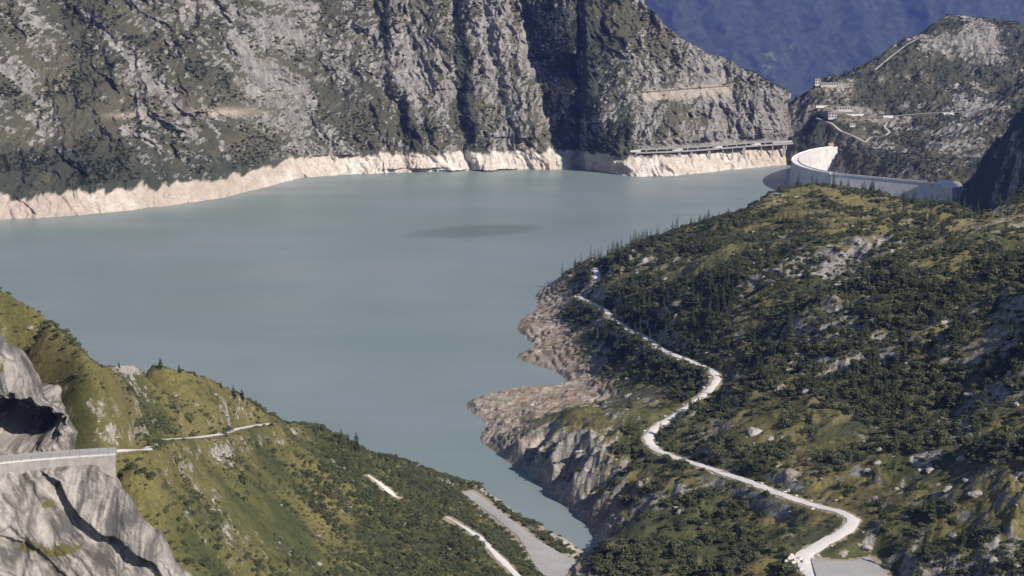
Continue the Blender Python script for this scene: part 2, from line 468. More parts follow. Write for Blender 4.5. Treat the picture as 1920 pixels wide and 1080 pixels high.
# gullies: the ground left of each falls off shortly, the ground right of each stands forward
GUL = [([(960, -60), (975, 0), (1000, 90), (1020, 180), (1045, 262), (1084, 312)], 92, 78, 240, 20, 24, 70),
       ([(838, -60), (848, 0), (855, 120), (860, 190), (870, 270), (885, 312)], 25, 20, 60, 12, 20, 50),
       ([(775, -60), (795, 0), (805, 60), (825, 100), (850, 160)], 9, 14, 40, 5, 14, 30),
       ([(690, -60), (707, 0), (716, 150), (745, 200), (757, 265), (765, 310)], 17, 18, 50, 8, 16, 40),
       ([(560, 300), (575, 330)], 5, 5, 10, 3, 5, 10),
       ([(340, -80), (480, 90), (560, 200), (620, 285)], 12, 18, 45, 6, 14, 30),
       ([(150, 0), (250, 110), (340, 205)], 12, 18, 40, 6, 12, 30),
       ([(1480, 180), (1500, 260), (1500, 300)], 4, 8, 10, 2, 8, 10),
       ([(900, -30), (925, 120), (960, 250)], 14, 14, 40, 7, 12, 30),
       ([(30, 362), (70, 408)], 5, 5, 10, 3, 4, 10)]
S = np.zeros(CX.shape)
shade_side = np.zeros(CX.shape)  # gully flanks where dark scrub colour stands in for cast shade
for pl, A, WR, FR, A2, WL, FL in GUL:
    w = np.array([on_cliff(a, b) for a, b in pl]); o = np.argsort(w[:, 2])
    xg = np.interp(CZ, w[o, 2], w[o, 0]) + (7 if A > 50 else 5) * fbm(CZ + 0.3 * CX, CX * 0.4 + A, 30, 4, 5)
    dx = CX - xg
    fz = np.where(CZ > w[:, 2].max(), 0.6, 1.0) * np.where(CZ < w[:, 2].min() - 4, 0.0, 1.0)
    WRv = WR * (1 + 0.35 * fbm(CZ, CZ * 0 + A + 9, 40, 3, 6)); up_ = np.clip(dx / WRv, 0, 1)
    S += fz * A * (0.75 * up_ + 0.25 * sstep(0, 1, up_)) * (1 - sstep(WR, WR + FR, dx))
    S += fz * A2 * np.clip(-dx / WL, 0, 1) * (1 - sstep(WL, WL + FL, -dx))
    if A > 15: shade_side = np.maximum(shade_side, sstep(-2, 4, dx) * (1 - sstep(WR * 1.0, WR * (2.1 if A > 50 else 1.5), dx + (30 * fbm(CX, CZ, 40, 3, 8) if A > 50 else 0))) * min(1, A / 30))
lowf = 0.5 + 0.5 * sstep(10, 60, zc)
skew = np.interp(CPX, [0, 500, 700, 1000, 1200], [0.85, 0.75, 0.35, 0.25, 0.05])
uu = CX + skew * CZ + 14 * fbm(CX, CZ, 70, 3, 21)
rib1 = ridged(uu, CZ * 0.30, 85, 4, 31); rib2 = ridged(uu, CZ * 0.5, 26, 4, 41); rib3 = fbm(CX, CZ, 9, 3, 51)
rib2 = rib2 * (0.75 + 0.7 * sstep(-0.3, 0.4, fbm(CX, CZ, 120, 2, 44)))
R = lowf * (9 * rib1 + 6.5 * rib2 + 3.6 * rib3)
R += (0.7 + 0.5 * lowf) * 1.9 * ridged(CX + 0.5 * CZ, CZ * 0.6, 11, 4, 61)
R *= 1 - 0.85 * sstep(1180, 1200, CPX) * np.exp(-((CZ - 36) / 9) ** 2)
S0 = S
# quarried ledge on the nose
lw = [on_cliff(1195, 166), on_cliff(1372, 160)]
zl = np.interp(CX, [lw[0][0], lw[1][0]], [lw[0][2], lw[1][2]])
ledge = sstep(lw[0][0] - 3, lw[0][0] + 3, CX) * (1 - sstep(lw[1][0] - 12, lw[1][0] + 3, CX))
nose = sstep(1150, 1210, CPX) * sstep(160, 170, CPY)
S = S0 + (R - 8) * (1 - 0.85 * ledge * np.exp(-((CZ - zl) / 14) ** 2))
S += ledge * 5 * (1 - sstep(zl - 1.5, zl + 1.5, CZ)) * sstep(zl - 45, zl - 10, CZ)
edge_fade = 1 - sstep(_x_end - 20, _x_end + 20, CX) * 0.8
back = np.clip(CTt - 1, 0, 1)
CYy = cliff_y(CX, zc) - S * edge_fade * np.where(CTt > 1, np.clip(1 - back * 0.8, 0, 1), 1) + back * 320
CX = CX + sstep(_x_end - 14, _x_end + 10, CX) * (5 * fbm(CZ, CZ * 0 + 3, 28, 4, 16) - 0.05 * (CZ - 40) * (CZ > 40))
def grid_normal_z(X, Y, Z):
    du = np.stack([np.gradient(a, axis=1) for a in (X, Y, Z)], -1); dv = np.stack([np.gradient(a, axis=0) for a in (X, Y, Z)], -1)
    n = np.cross(du, dv); n /= np.linalg.norm(n, axis=-1)[..., None] + 1e-9
    return n
cn = grid_normal_z(CX, CYy, CZ)
steep = 1 - np.abs(cn[..., 2])
veg = fbm(uu, CZ * 0.45, 70, 5, 71, 0.6) * 1.3
rockm = 0.46 + 0.9 * (steep - 0.42) - 0.35 * veg
rockm += 0.28 * nose - 0.5 * shade_side - 0.3 * sstep(250, 330, CPY) * (1 - sstep(380, 620, CPX)) - 0.12 * (1 - sstep(250, 600, CPX))  # pale rock is held back on gully flanks to paint in their shade
rockm -= 0.2 * blob(CPX, CPY, 560, 130, 110, 190)
rockm += 0.3 * fbm(uu * 1.0, CZ * 0.2, 13, 4, 72, 0.65)
rockm += 0.1 * sstep(560, 720, CPX) * (1 - sstep(1000, 1060, CPX))
rockm -= 0.15 * sstep(10, 35, CZ) * (1 - sstep(60, 110, CZ)) * (1 - nose)
zb = 27 + 3.2 * fbm(CX, CZ * 0.5, 8, 3, 82) - 3 * (1 - sstep(350, 600, CPX)) + 5.0 * fbm(CX, CZ * 0.3, 26, 5, 81, 0.6) + 4 * (1 - sstep(400, 700, CPX)) * fbm(CX, CX * 0, 20, 3, 83)
band = 1 - sstep(zb - 2.0, zb + 2.0, CZ)
scree = ledge * (1 - sstep(zl + 1, zl + 3, CZ)) * sstep(zl - 17, zl - 9, CZ + 3 * fbm(CX, CZ, 12, 3, 86)) * (0.5 + 0.25 * fbm(CX, CZ, 20, 3, 87))
tk = on_cliff(300, 213)[2] + 1.5 * fbm(CX, CX * 0, 60, 3, 85)
scree = np.maximum(scree, 0.75 * blob(CPX, CPY, 420, 209, 60, 8) + 0.6 * blob(CPX, CPY, 245, 216, 45, 5))
for a, b in (((160, 20), (345, 210)), ((265, 250), (305, 285)), ((440, 60), (500, 150)), ((0, 120), (90, 200)), ((335, 230), (375, 260)), ((390, 225), (435, 300))):
    ux, uy = b[0] - a[0], b[1] - a[1]; L = math.hypot(ux, uy); ux /= L; uy /= L
    al = (CPX - a[0]) * ux + (CPY - a[1]) * uy; ac = np.abs(-(CPX - a[0]) * uy + (CPY - a[1]) * ux + 5 * fbm(CPX, CPY, 25, 3, 88))
    rockm += 0.55 * sstep(-8, 8, al) * (1 - sstep(L - 8, L + 8, al)) * (1 - sstep(2, 9, ac))
scrub = 0.35 + 0.5 * shade_side + 0.35 * sstep(240, 320, CPY) * (1 - sstep(380, 620, CPX)) + 0.3 * fbm(CX, CZ, 55, 3, 91)  # scrub of its own, plus extra on gully flanks as painted shade
dry = 0.45 + 0.6 * fbm(CX, CZ, 90, 3, 95)
cv = np.stack([CX, CYy, CZ], -1).reshape(-1, 3)
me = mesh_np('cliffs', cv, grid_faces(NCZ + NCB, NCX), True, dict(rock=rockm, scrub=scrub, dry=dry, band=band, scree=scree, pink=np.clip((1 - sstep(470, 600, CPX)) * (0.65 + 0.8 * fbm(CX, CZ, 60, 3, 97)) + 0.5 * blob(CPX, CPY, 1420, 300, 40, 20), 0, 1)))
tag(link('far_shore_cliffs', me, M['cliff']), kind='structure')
_lp = []
for _x in np.linspace(lw[0][0] + 2, lw[1][0] - 4, 40):
    _j = int(np.argmin(np.abs(CX[100] - _x))); _z = np.interp(_x, [lw[0][0], lw[1][0]], [lw[0][2], lw[1][2]]); _i = int(np.argmin(np.abs(CZ[:NCZ, _j] - _z)))
    _lp.append((CX[_i, _j], CYy[_i, _j] - 1.5, _z))
tag(ribbon('quarry_track', smooth_path(_lp, 3, 4), 5, M['far_track'], 0.6, 0.5, 9), kind='structure')
CLIFF = dict(X=CX, Y=CYy, Z=CZ, PX=CPX, PY=CPY, rock=rockm, n=cn, shade=shade_side)

# ================================================================== HILL BEYOND THE DAM
ridge = cy((1499, 198, 2720), (1510, 172, 2740), (1530, 159, 2760), (1580, 136, 2800), (1650, 106, 2850), (1695, 76, 2890), (1718, 70, 2900), (1750, 41, 2950),
           (1790, 31, 2970), (1850, 35, 2980), (1920, 47, 2950), (2100, 60, 2900), (2400, 40, 2850))
pts = list(ridge)
for p in ridge:
    pts += [np.array([p[0] * 1.03, p[1] * 1.03, p[2] - 35]), np.array([p[0] * 1.12, p[1] * 1.12, p[2] - 190])]
pts += cy((1560, 226, 2600), (1600, 216, 2640), (1700, 211, 2680), (1850, 207, 2650), (1920, 200, 2600), (2100, 200, 2500), (1650, 262, 2535), (1750, 267, 2500), (1850, 262, 2500),
          (1950, 270, 2450), (1640, 160, 2745), (1800, 120, 2845), (1900, 150, 2790), (1750, 160, 2765), (1600, 312, 2440), (1650, 323, 2400), (1700, 331, 2335),
          (1780, 337, 2285), (1850, 340, 2280), (1552, 268, 2560), (1530, 225, 2640), (1518, 200, 2690), (1590, 285, 2480), (1510, 262, 2650))
pts += [np.array(p, float) for p in ((455, 2400, -90), (430, 2250, -95), (480, 2470, -30), (520, 2200, -70), (640, 2150, -60), (700, 2100, -40), (446, 2640, 34), (440, 2790, 70), (460, 2900, 40),
                                     (900, 2500, 120), (900, 2200, 60))]
HB = Terrain(Field(pts, 18), 0.168, 0.40, 560, 2120, 3250, 620)
n1 = ridged(HB.X + 0.3 * HB.Y, HB.Y, 95, 4, 101); n2 = ridged(HB.X, HB.Y, 30, 4, 103); n3 = fbm(HB.X, HB.Y, 9, 3, 105)
amp = sstep(2130, 2300, HB.Y) * (1 - 0.5 * sstep(2820, 2980, HB.Y))
HPX, HPY = project(HB.X, HB.Y, HB.Zb)
terrace = blob(HPX, HPY, 1580, 215, 45, 22)
HB.Z = HB.Zb + amp * (7 * (n1 - 0.9) + 4.5 * (n2 - 0.9) + 1.8 * n3) * (1 - 0.6 * terrace)
far_paths = []
for nm, pl, w in (('ridge', [(1722, 72), (1700, 84), (1670, 108), (1640, 132)], 4),
                  ('upper', [(1625, 221), (1680, 219), (1720, 214), (1760, 212), (1800, 211), (1850, 207)], 5),
                  ('zig', [(1663, 230), (1658, 238), (1668, 248), (1660, 256), (1632, 259), (1622, 268)], 4),
                  ('low', [(1532, 222), (1560, 232), (1576, 246), (1600, 256), (1622, 268)], 4)):
    P = smooth_path([march(lambda x, y: HB.z(x, y), a, b, 2300, 3000) for a, b in pl], 3, 3)
    HB.near(P, 12); far_paths.append((nm, P, w))
k = 1 - sstep(2.5, 11, HB.flat)
HB.Z = HB.Z * (1 - k) + (HB.rz - 0.2) * k
hn = grid_normal_z(HB.X, HB.Y, HB.Z)
HPX, HPY = project(HB.X, HB.Y, HB.Z)
rk = 0.30 + 0.9 * (1 - np.abs(hn[..., 2]) - 0.25) + 0.55 * fbm(HB.X, HB.Y, 75, 4, 111) + 0.35 * terrace
rk += 0.35 * blob(HPX, HPY, 1850, 260, 70, 60) + 0.3 * blob(HPX, HPY, 1800, 60, 90, 50) - 0.3 * blob(HPX, HPY, 1700, 160, 90, 45) - 0.25 * blob(HPX, HPY, 1680, 300, 70, 30)
rk -= 0.5 * blob(HPX, HPY, 1528, 245, 25, 30)
sc = 0.5 + 0.4 * fbm(HB.X, HB.Y, 50, 3, 113) + 0.4 * blob(HPX, HPY, 1528, 245, 25, 30)
me = HB.mesh('dam_hill', dict(rock=rk, scrub=sc, dry=0.35 + 0.5 * n3, band=0 * rk, scree=np.clip(0.8 * blob(HPX, HPY, 1575, 206, 40, 7) + 0.6 * blob(HPX, HPY, 1600, 224, 30, 6) + 0.8 * blob(HPX, HPY, 1555, 165, 32, 6) + 0.7 * blob(HPX, HPY, 1530, 205, 22, 6) + 0.5 * blob(HPX, HPY, 1600, 262, 35, 9) + 0.4 * blob(HPX, HPY, 1570, 180, 25, 10), 0, 0.85) * (0.7 + 0.5 * n3)))
tag(link('hill_beyond_dam', me, M['cliff']), kind='structure')
for nm, P, w in far_paths:
    tag(ribbon('footpath', P, w, M['far_track'], 0.5, 0.6, 3), kind='structure')
HILL = dict(T=HB, PX=HPX, PY=HPY, rock=rk)

# ================================================================== SHADED GORGE SIDE on the right
spur = cy((1797, 380, 2000), (1815, 348, 1992), (1830, 323, 1985), (1870, 269, 1960), (1920, 213, 1940), (2000, 130, 1900), (2150, -20, 1880))
pts = list(spur)
for p in spur:
    pts += [p + np.array([18, 60, -35]), p + np.array([25, 160, -150])]
    for q in (60, 150, 260):
        pts.append(p + np.array([0.23 * q, -q, -6]))
pts += [np.array([spur[0][0] - 60, 2010, -60]), np.array([spur[0][0] - 20, 1850, -60]), np.array([spur[0][0] + 10, 1700, -60]), np.array([spur[0][0] + 60, 1560, -60]), np.array([900, 1800, 420])]
GO = Terrain(Field(pts, 12), 0.24, 0.44, 330, 1560, 2240, 330)
GO.Zb = np.where(GO.Zb > 150, 150 + 40 * np.tanh((GO.Zb - 150) / 40), GO.Zb)
GO.Z = GO.Zb + 7 * (ridged(GO.X, GO.Y, 45, 4, 121) - 0.9) + 3 * fbm(GO.X, GO.Y, 10, 3, 123)
me = GO.mesh('gorge', dict(rock=0.25 + 0.4 * fbm(GO.X, GO.Y, 25, 3, 125), scrub=0.7 + 0 * GO.X, dry=0.2 + 0 * GO.X, band=0 * GO.X, scree=0 * GO.X))
tag(link('gorge_side', me, M['cliff']), kind='structure')

# ================================================================== DISTANT MOUNTAIN
fx = np.linspace(-500, 5200, 420); ft = np.linspace(0, 1, 260)
FX, FT = np.meshgrid(fx * 1.6, ft)
FZ = -1600 + FT * 3600
FY = 11600 + FT * 3400 + 240 * (1 - ridged(FX + 0.25 * FZ, FZ * 0.4, 1500, 3, 131)) + 45 * fbm(FX, FZ, 160, 5, 133) + 0.10 * (FX - 2400)
fpx, fpy = project(FX, FY, FZ)
clear = blob(fpx, fpy, 1445, 118, 22, 22) + blob(fpx, fpy, 1480, 92, 12, 8)
me = mesh_np('mountain', np.stack([FX, FY, FZ], -1).reshape(-1, 3), grid_faces(260, 420), True, dict(clear=clear))
tag(link('distant_mountain', me, M['far']), kind='structure')

# ================================================================== RIGHT-HAND KNOLL
kshore = [(1118, 1030), (1108, 992), (1078, 960), (1042, 936), (1012, 905), (985, 885), (955, 866), (928, 845), (904, 825), (918, 797), (905, 785), (880, 768), (890, 750), (930, 738),
          (1000, 729), (1063, 719), (1050, 702), (1012, 686), (974, 672), (1000, 655), (990, 635), (974, 620), (985, 595), (1010, 570), (1015, 545), (1050, 523), (1080, 503)]
pts = cz(*[(a, b, 0) for a, b in kshore])
for a, b in kshore[::2]:
    p = at_z(a, b, 0); pts.append(p + np.array([-30, 12, -16])); pts.append(p + np.array([-110, 40, -42]))
# far side of the knoll, in the lake behind the ridge
pts += [np.array(p, float) for p in ((115, 1720, 0), (190, 1800, 0), (290, 1900, 0), (370, 2010, 0), (60, 1760, -25), (150, 1880, -30), (280, 2040, -35))]
# crest as seen from the road
pts += cy((1112, 494, 1490), (1200, 455, 1500), (1290, 424, 1490), (1385, 398, 1500), (1405, 384, 1510), (1450, 358, 1520), (1500, 351, 1530), (1560, 353, 1530), (1650, 377, 1480), (1700, 389, 1450),
          (1790, 397, 1420), (1832, 412, 1360), (1856, 402, 1330), (1920, 356, 1420), (2050, 300, 1430))
pts += [np.array(p, float) for p in ((200, 1640, 40), (290, 1690, 70), (370, 1650, 75), (460, 1600, 62), (420, 1800, 30), (500, 1750, 20), (560, 1500, 60), (560, 1640, 10), (640, 1640, 40), (470, 1960, 12), (540, 1900, 0))]
# the pale bank above the shore and the road
pts += cz((1180, 1000, 22), (1160, 900, 20), (1040, 850, 16), (1000, 815, 14), (1000, 750, 4), (1100, 755, 9), (1200, 760, 24), (1090, 690, 6), (1150, 690, 16), (1060, 640, 8), (1030, 600, 8), (1060, 560, 12), (1110, 545, 26))
pts += cz((1120, 520, 32), (1100, 556, 26), (1150, 600, 33), (1215, 635, 38), (1270, 668, 42), (1340, 700, 47), (1325, 735, 44), (1265, 780, 40), (1212, 825, 34), (1260, 855, 36), (1310, 872, 39), (1400, 903, 43),
          (1470, 930, 47), (1580, 962, 50), (1605, 975, 51), (1540, 1020, 47), (1500, 1045, 44), (1530, 1085, 44), (1620, 1060, 44), (1440, 1000, 38), (1300, 1000, 29), (1350, 940, 34), (1230, 900, 30), (1250, 1080, 25))
# hillside above it
pts += cz((1250, 560, 60), (1400, 640, 64), (1400, 560, 76), (1500, 700, 68), (1500, 600, 82), (1600, 700, 74), (1600, 520, 100), (1600, 450, 108), (1500, 520, 94), (1500, 440, 104), (1400, 480, 84), (1300, 500, 70), (1200, 500, 48),
          (1750, 700, 84), (1750, 560, 106), (1750, 450, 112), (1900, 700, 94), (1900, 550, 116), (1900, 450, 124), (1450, 800, 56), (1600, 800, 62), (1750, 820, 72), (1900, 820, 84), (1700, 920, 60), (1850, 950, 70), (1750, 1020, 54),
          (1900, 1050, 62), (1680, 990, 54), (2050, 900, 90), (2050, 700, 110), (2050, 500, 135), (2150, 420, 170), (1400, 830, 48), (1480, 870, 52))
pts += [np.array(p, float) for p in ((60, 640, 8), (120, 600, 30), (200, 560, 40), (330, 540, 55))]
KN = Terrain(Field(pts, 22, 0.4), -0.06, 0.42, 900, 540, 2060, 900, 1.25)
main_px = [(1117, 503), (1120, 520), (1118, 538), (1104, 548), (1086, 555), (1096, 562), (1112, 570), (1135, 582), (1150, 600), (1185, 621), (1215, 636), (1240, 655), (1270, 669), (1310, 685), (1338, 698), (1346, 712),
           (1328, 735), (1300, 757), (1265, 780), (1228, 803), (1213, 824), (1226, 841), (1260, 856), (1310, 873), (1400, 903), (1470, 930), (1530, 950), (1580, 962), (1604, 976), (1588, 997), (1545, 1020), (1505, 1042), (1512, 1062), (1535, 1092)]
KROAD = smooth_path([march(KN.field, a, b, 560, 1800) for a, b in main_px], 1.6, 10)
pad_px = [(1520, 1046), (1560, 1052), (1600, 1052), (1628, 1044), (1650, 1062), (1668, 1085), (1660, 1110), (1540, 1110)]
PAD = np.array([march(KN.field, a, b, 520, 1800) for a, b in pad_px]); pad_z = 44.5
PAD = np.array([at_z(a, b, pad_z) for a, b in pad_px])

# gravel pad
def inside(P, X, Y):
    c = np.zeros(X.shape, bool); n = len(P)
    for i in range(n):
        x1, y1 = P[i][:2]; x2, y2 = P[(i + 1) % n][:2]
        c ^= ((y1 > Y) != (y2 > Y)) & (X < (x2 - x1) * (Y - y1) / (y2 - y1 + 1e-12) + x1)
    return c
KPX, KPY = project(KN.X, KN.Y, KN.Zb)
rough = sstep(-2, 14, KN.Zb)
crag = sstep(0.1, 0.5, fbm(KN.X, KN.Y, 110, 3, 141) + 0.5 * blob(KPX, KPY, 1580, 490, 200, 60) + 0.6 * blob(KPX, KPY, 1080, 870, 110, 90) + 0.12 * blob(KPX, KPY, 1700, 900, 200, 110))
kx = KN.X + 8 * fbm(KN.X, KN.Y, 40, 2, 142); ky = KN.Y
crestq = 1 - 0.75 * sstep(1300, 1420, KN.Y) * sstep(1430, 1560, KPX)
bumps = 6.5 * crestq * fbm(kx, ky, 75, 4, 143) + crestq * (0.3 + 0.8 * crag) * (4.0 * (ridged(kx + 0.4 * ky, ky, 34, 4, 145) - 0.9)) + 0.9 * fbm(kx, ky, 7, 3, 147)
# cliffs over the inlet: the edge of the bank is pulled out into steep buttresses
inl = blob(KPX, KPY, 1060, 900, 130, 95)
KN.Z = KN.Zb + rough * bumps * (0.55 + 0.45 * sstep(12, 40, KN.Zb)) + inl * sstep(0, 5, KN.Zb) * (8 + 11 * (ridged(KN.X - 0.35 * KN.Y, KN.Y, 30, 4, 149) - 0.8))
tq = KN.Z / 3.2 + 0.9 * fbm(KN.X, KN.Y, 30, 4, 601); ts = np.floor(tq) + sstep(0.55, 0.95, tq - np.floor(tq))
KN.Z += sstep(0.4, 2, KN.Z) * (1 - sstep(14, 20, KN.Z)) * 0.75 * 3.2 * (ts - tq + 0.25) * (1 - 0.6 * inl)
KN.Z += sstep(0, 1, KN.Z) * (1 - sstep(12, 20, KN.Z)) * (0.25 + 0.75 * sstep(-0.1, 0.4, fbm(KN.X, KN.Y, 45, 3, 605))) * ridged(KN.X * 0.7 + 0.3 * KN.Y, KN.Y, 13, 5, 603, 0.6)
KN.Z += (1 - rough) * 0.9 * ridged(KN.X, KN.Y, 12, 3, 150) * sstep(-6, 0.5, KN.Zb)
SIL_K = [(1112, 496), (1200, 457), (1290, 426), (1385, 401), (1405, 387), (1450, 361), (1500, 349), (1560, 346), (1650, 367), (1700, 378), (1790, 385), (1832, 405), (1856, 398), (1920, 354)]
fit_skyline(KN, SIL_K, (1000, 1640), 90, 33, 2.5)
pg = np.stack(np.meshgrid(np.linspace(PAD[:, 0].min(), PAD[:, 0].max(), 40), np.linspace(PAD[:, 1].min(), PAD[:, 1].max(), 40)), -1).reshape(-1, 2)
pg = pg[inside(PAD, pg[:, 0], pg[:, 1])]
KN.near([(a, b, pad_z - 0.4) for a, b in pg], 14)
KN.near(KROAD, 14)
for _ in range(12):
    q_ = KN.rz; v_ = KN.flat < 13
    n_ = [np.roll(q_, 1, 0), np.roll(q_, -1, 0), np.roll(q_, 1, 1), np.roll(q_, -1, 1)]; w_ = [np.roll(v_, 1, 0), np.roll(v_, -1, 0), np.roll(v_, 1, 1), np.roll(v_, -1, 1)]
    sm = (2 * q_ + sum(a * b for a, b in zip(n_, w_))) / (2 + sum(1.0 * b for b in w_))
    KN.rz = np.where(v_ & (KN.flat > 2.5), sm, q_)
k = 1 - sstep(4.6, 13, KN.flat)
KN.Z = KN.Z * (1 - k) + (KN.rz - 0.3) * k
pc = PAD[:, :2].mean(0); PADo = pc + (PAD[:, :2] - pc) * 1.12
kn = grid_normal_z(KN.X, KN.Y, KN.Z)
KPX, KPY = project(KN.X, KN.Y, KN.Z)
st = 1 - np.abs(kn[..., 2])
bandz = 13 + 4 * fbm(KN.X, KN.Y, 40, 3, 151) + 8 * blob(KPX, KPY, 1020, 560, 70, 50)
kband = (1 - sstep(bandz - 3, bandz + 4, KN.Z)) * (0.92 - 0.85 * inl * sstep(0.08, 0.3, st)) * (1 - 0.5 * sstep(0.1, 0.4, fbm(KN.X, KN.Y, 24, 4, 152)))
krock = 0.25 + 1.2 * (st - 0.18) + 0.25 * fbm(KN.X, KN.Y, 45, 4, 153) + 0.25 * crag + 0.4 * inl * sstep(0.1, 0.4, st)
krock += (blob(KPX, KPY, 1740, 890, 220, 100) + blob(KPX, KPY, 1680, 1030, 200, 50) + 0.6 * blob(KPX, KPY, 1350, 900, 200, 80)) * 0.75 * (fbm(KN.X, KN.Y * 0.8, 11, 4, 161) - 0.05) - 0.1 * blob(KPX, KPY, 1850, 960, 120, 90) + 0.3 * blob(KPX, KPY, 1560, 490, 170, 35) + 0.25 * blob(KPX, KPY, 1180, 760, 90, 40) + 0.2 * blob(KPX, KPY, 1720, 830, 160, 50) - 0.3 * blob(KPX, KPY, 1180, 985, 60, 28) - 0.4 * blob(KPX, KPY, 1900, 960, 60, 40)
krock -= 0.25 * blob(KPX, KPY, 1600, 390, 220, 45)
kdry = 0.45 + 0.8 * fbm(KN.X, KN.Y, 60, 3, 155) + 0.5 * blob(KPX, KPY, 1600, 390, 260, 50) + 0.6 * blob(KPX, KPY, 1230, 512, 70, 14) - 0.4 * blob(KPX, KPY, 1180, 985, 70, 30)
kscrub = 0.3 + 0.35 * fbm(KN.X, KN.Y, 35, 3, 157) - 0.3 * blob(KPX, KPY, 1600, 390, 260, 50)
kscree = 0.75 * blob(KPX, KPY, 1880, 425, 60, 14) * (fbm(KN.X, KN.Y, 20, 3, 159) > -0.1) + (KN.flat + 1.5 * fbm(KN.X, KN.Y, 6, 3, 160) < 4.2) * 0.7
me = KN.mesh('knoll', dict(rock=krock, scrub=kscrub, dry=kdry, band=kband, scree=np.clip(kscree, 0, 1)))
tag(link('wooded_knoll', me, M['knoll']), kind='structure')
tag(ribbon('gravel_road', KROAD, lambda t: 5.2 + 2.4 * sstep(0.85, 1, t) + 1.2 * np.sin(t * 40) * 0.5, M['gravel'], 0.2, 0.9, 1), kind='structure')
m = MB(); m.ngon_prism([tuple(p[:2]) for p in PAD], pad_z - 2.5, pad_z + 0.1)
tag(m.build('gravel_yard', M['grey_gravel']), kind='structure')

# ================================================================== LEFT SLOPE
sil = cy((-120, 440, 600), (0, 547, 640), (60, 582, 655), (110, 626, 665), (150, 661, 672), (185, 689, 680), (230, 684, 720), (300, 687, 745), (350, 697, 765), (400, 716, 785), (450, 741, 805), (500, 776, 825),
         (540, 792, 835), (600, 803, 850), (660, 832, 860), (700, 852, 868), (770, 867, 890), (820, 891, 905), (900, 911, 912), (950, 946, 890), (1010, 985, 865), (1070, 1016, 845), (1120, 1051, 815), (1165, 1082, 785))
pts = list(sil)
for p in sil:
    zz = p[2]; pts.append(np.array([p[0] + 0.02 * 40, p[1] + 40, min(zz - 22, zz * 0.55) - 4])); pts.append(np.array([p[0], p[1] + 140, -40.0]))
pts += cy((0, 760, 600), (0, 870, 570), (100, 870, 552), (60, 640, 592), (100, 690, 570), (130, 740, 553), (150, 790, 546), (150, 840, 540), (218, 868, 531), (228, 885, 527), (262, 925, 522), (308, 985, 516), (352, 1040, 510), (398, 1095, 503), (275, 848, 565), (300, 826, 600), (410, 817, 680), (505, 799, 765), (250, 740, 640), (350, 760, 690), (450, 780, 745),
          (330, 930, 545), (400, 900, 620), (500, 860, 720), (600, 870, 770), (700, 900, 810), (350, 1000, 524), (420, 1000, 553), (430, 1085, 525), (500, 950, 650), (600, 1000, 690), (500, 1085, 590), (700, 1085, 665),
          (700, 1000, 745), (840, 972, 800), (900, 1012, 775), (955, 1064, 745), (880, 925, 885), (930, 962, 850), (980, 1002, 815), (1020, 1042, 785), (1090, 1066, 775), (800, 1080, 705), (640, 930, 760), (560, 820, 790),
          (200, 1000, 535), (100, 960, 545), (0, 1000, 540), (200, 1100, 510), (0, 1150, 500), (350, 1200, 485), (700, 1250, 540), (1000, 1250, 620), (-200, 900, 560), (-250, 1100, 520))
LS = Terrain(Field(pts, 18, 0.3), -0.44, 0.11, 800, 410, 1010, 620)
def lpath(px_list, it=6): return smooth_path([march(LS.field, a, b, 430, 960, 0.8) for a, b in px_list], 1.5, it)
LR = [('gravel_track', lpath([(120, 858), (185, 851), (240, 848), (275, 845), (290, 832), (300, 825), (360, 821), (410, 815), (440, 805), (470, 800), (505, 796)]), 4.2, M['gravel']),
      ('gravel_track', lpath([(690, 892), (715, 908), (735, 926), (748, 936)], 3), lambda t: 0.5 + 2.2 * sstep(0, 0.35, t) * sstep(0, 0.3, 1 - t), M['gravel']),
      ('gravel_track', lpath([(838, 970), (868, 987), (900, 1008), (925, 1035), (955, 1064), (985, 1096)], 3), lambda t: 0.6 + 2.8 * sstep(0, 0.35, t), M['gravel']),
      ('access_road', lpath([(876, 922), (905, 944), (930, 962), (958, 984), (980, 1001), (1003, 1024), (1028, 1046), (1056, 1066), (1085, 1090), (1110, 1116)], 4), lambda t: 7 + 26 * sstep(0.45, 0.95, t), M['grey_gravel'])]
LPX, LPY = project(LS.X, LS.Y, LS.Zb)
lr = sstep(2, 20, LS.Zb)
lx = LS.X + 5 * fbm(LS.X, LS.Y, 30, 2, 161)
lb = 2.6 * fbm(lx, LS.Y, 60, 4, 163) + 2.0 * (ridged(lx - 0.3 * LS.Y, LS.Y * 0.7, 22, 4, 165) - 0.9) * sstep(-0.2, 0.3, fbm(LS.X, LS.Y, 70, 2, 166)) + 0.5 * fbm(lx, LS.Y, 5, 3, 167)
LS.Z = LS.Zb + lr * lb * (1 - 0.6 * sstep(150, 60, LPX) * 0)
SIL_L = [(-60, 500), (0, 547), (60, 582), (110, 626), (150, 661), (185, 689), (230, 684), (300, 687), (350, 697), (400, 716), (450, 741), (500, 776), (540, 792), (600, 803), (660, 832), (700, 852), (770, 867), (820, 891), (900, 911), (950, 946), (1010, 985), (1070, 1016), (1120, 1051), (1165, 1082)]
fit_skyline(LS, SIL_L, (560, 1000), 45, 31, 3.0)
for i, (nm, P, w, mt) in enumerate(LR): LS.near(P, 14)
_P = LR[3][1]; _n = len(_P); _T = np.gradient(_P[:, :2], axis=0); _T /= np.linalg.norm(_T, axis=1)[:, None]
for _o in (-0.4, -0.2, 0.2, 0.4):
    _w = _o * (7 + 26 * sstep(0.45, 0.95, np.linspace(0, 1, _n)))
    LS.near(np.column_stack([_P[:, 0] - _T[:, 1] * _w, _P[:, 1] + _T[:, 0] * _w, _P[:, 2]]), 14)
k = 1 - sstep(3.4, 10, LS.flat)
P4 = LR[3][1]
LS.Z = LS.Z * (1 - k) + (LS.rz - 0.3) * k
ln = grid_normal_z(LS.X, LS.Y, LS.Z)
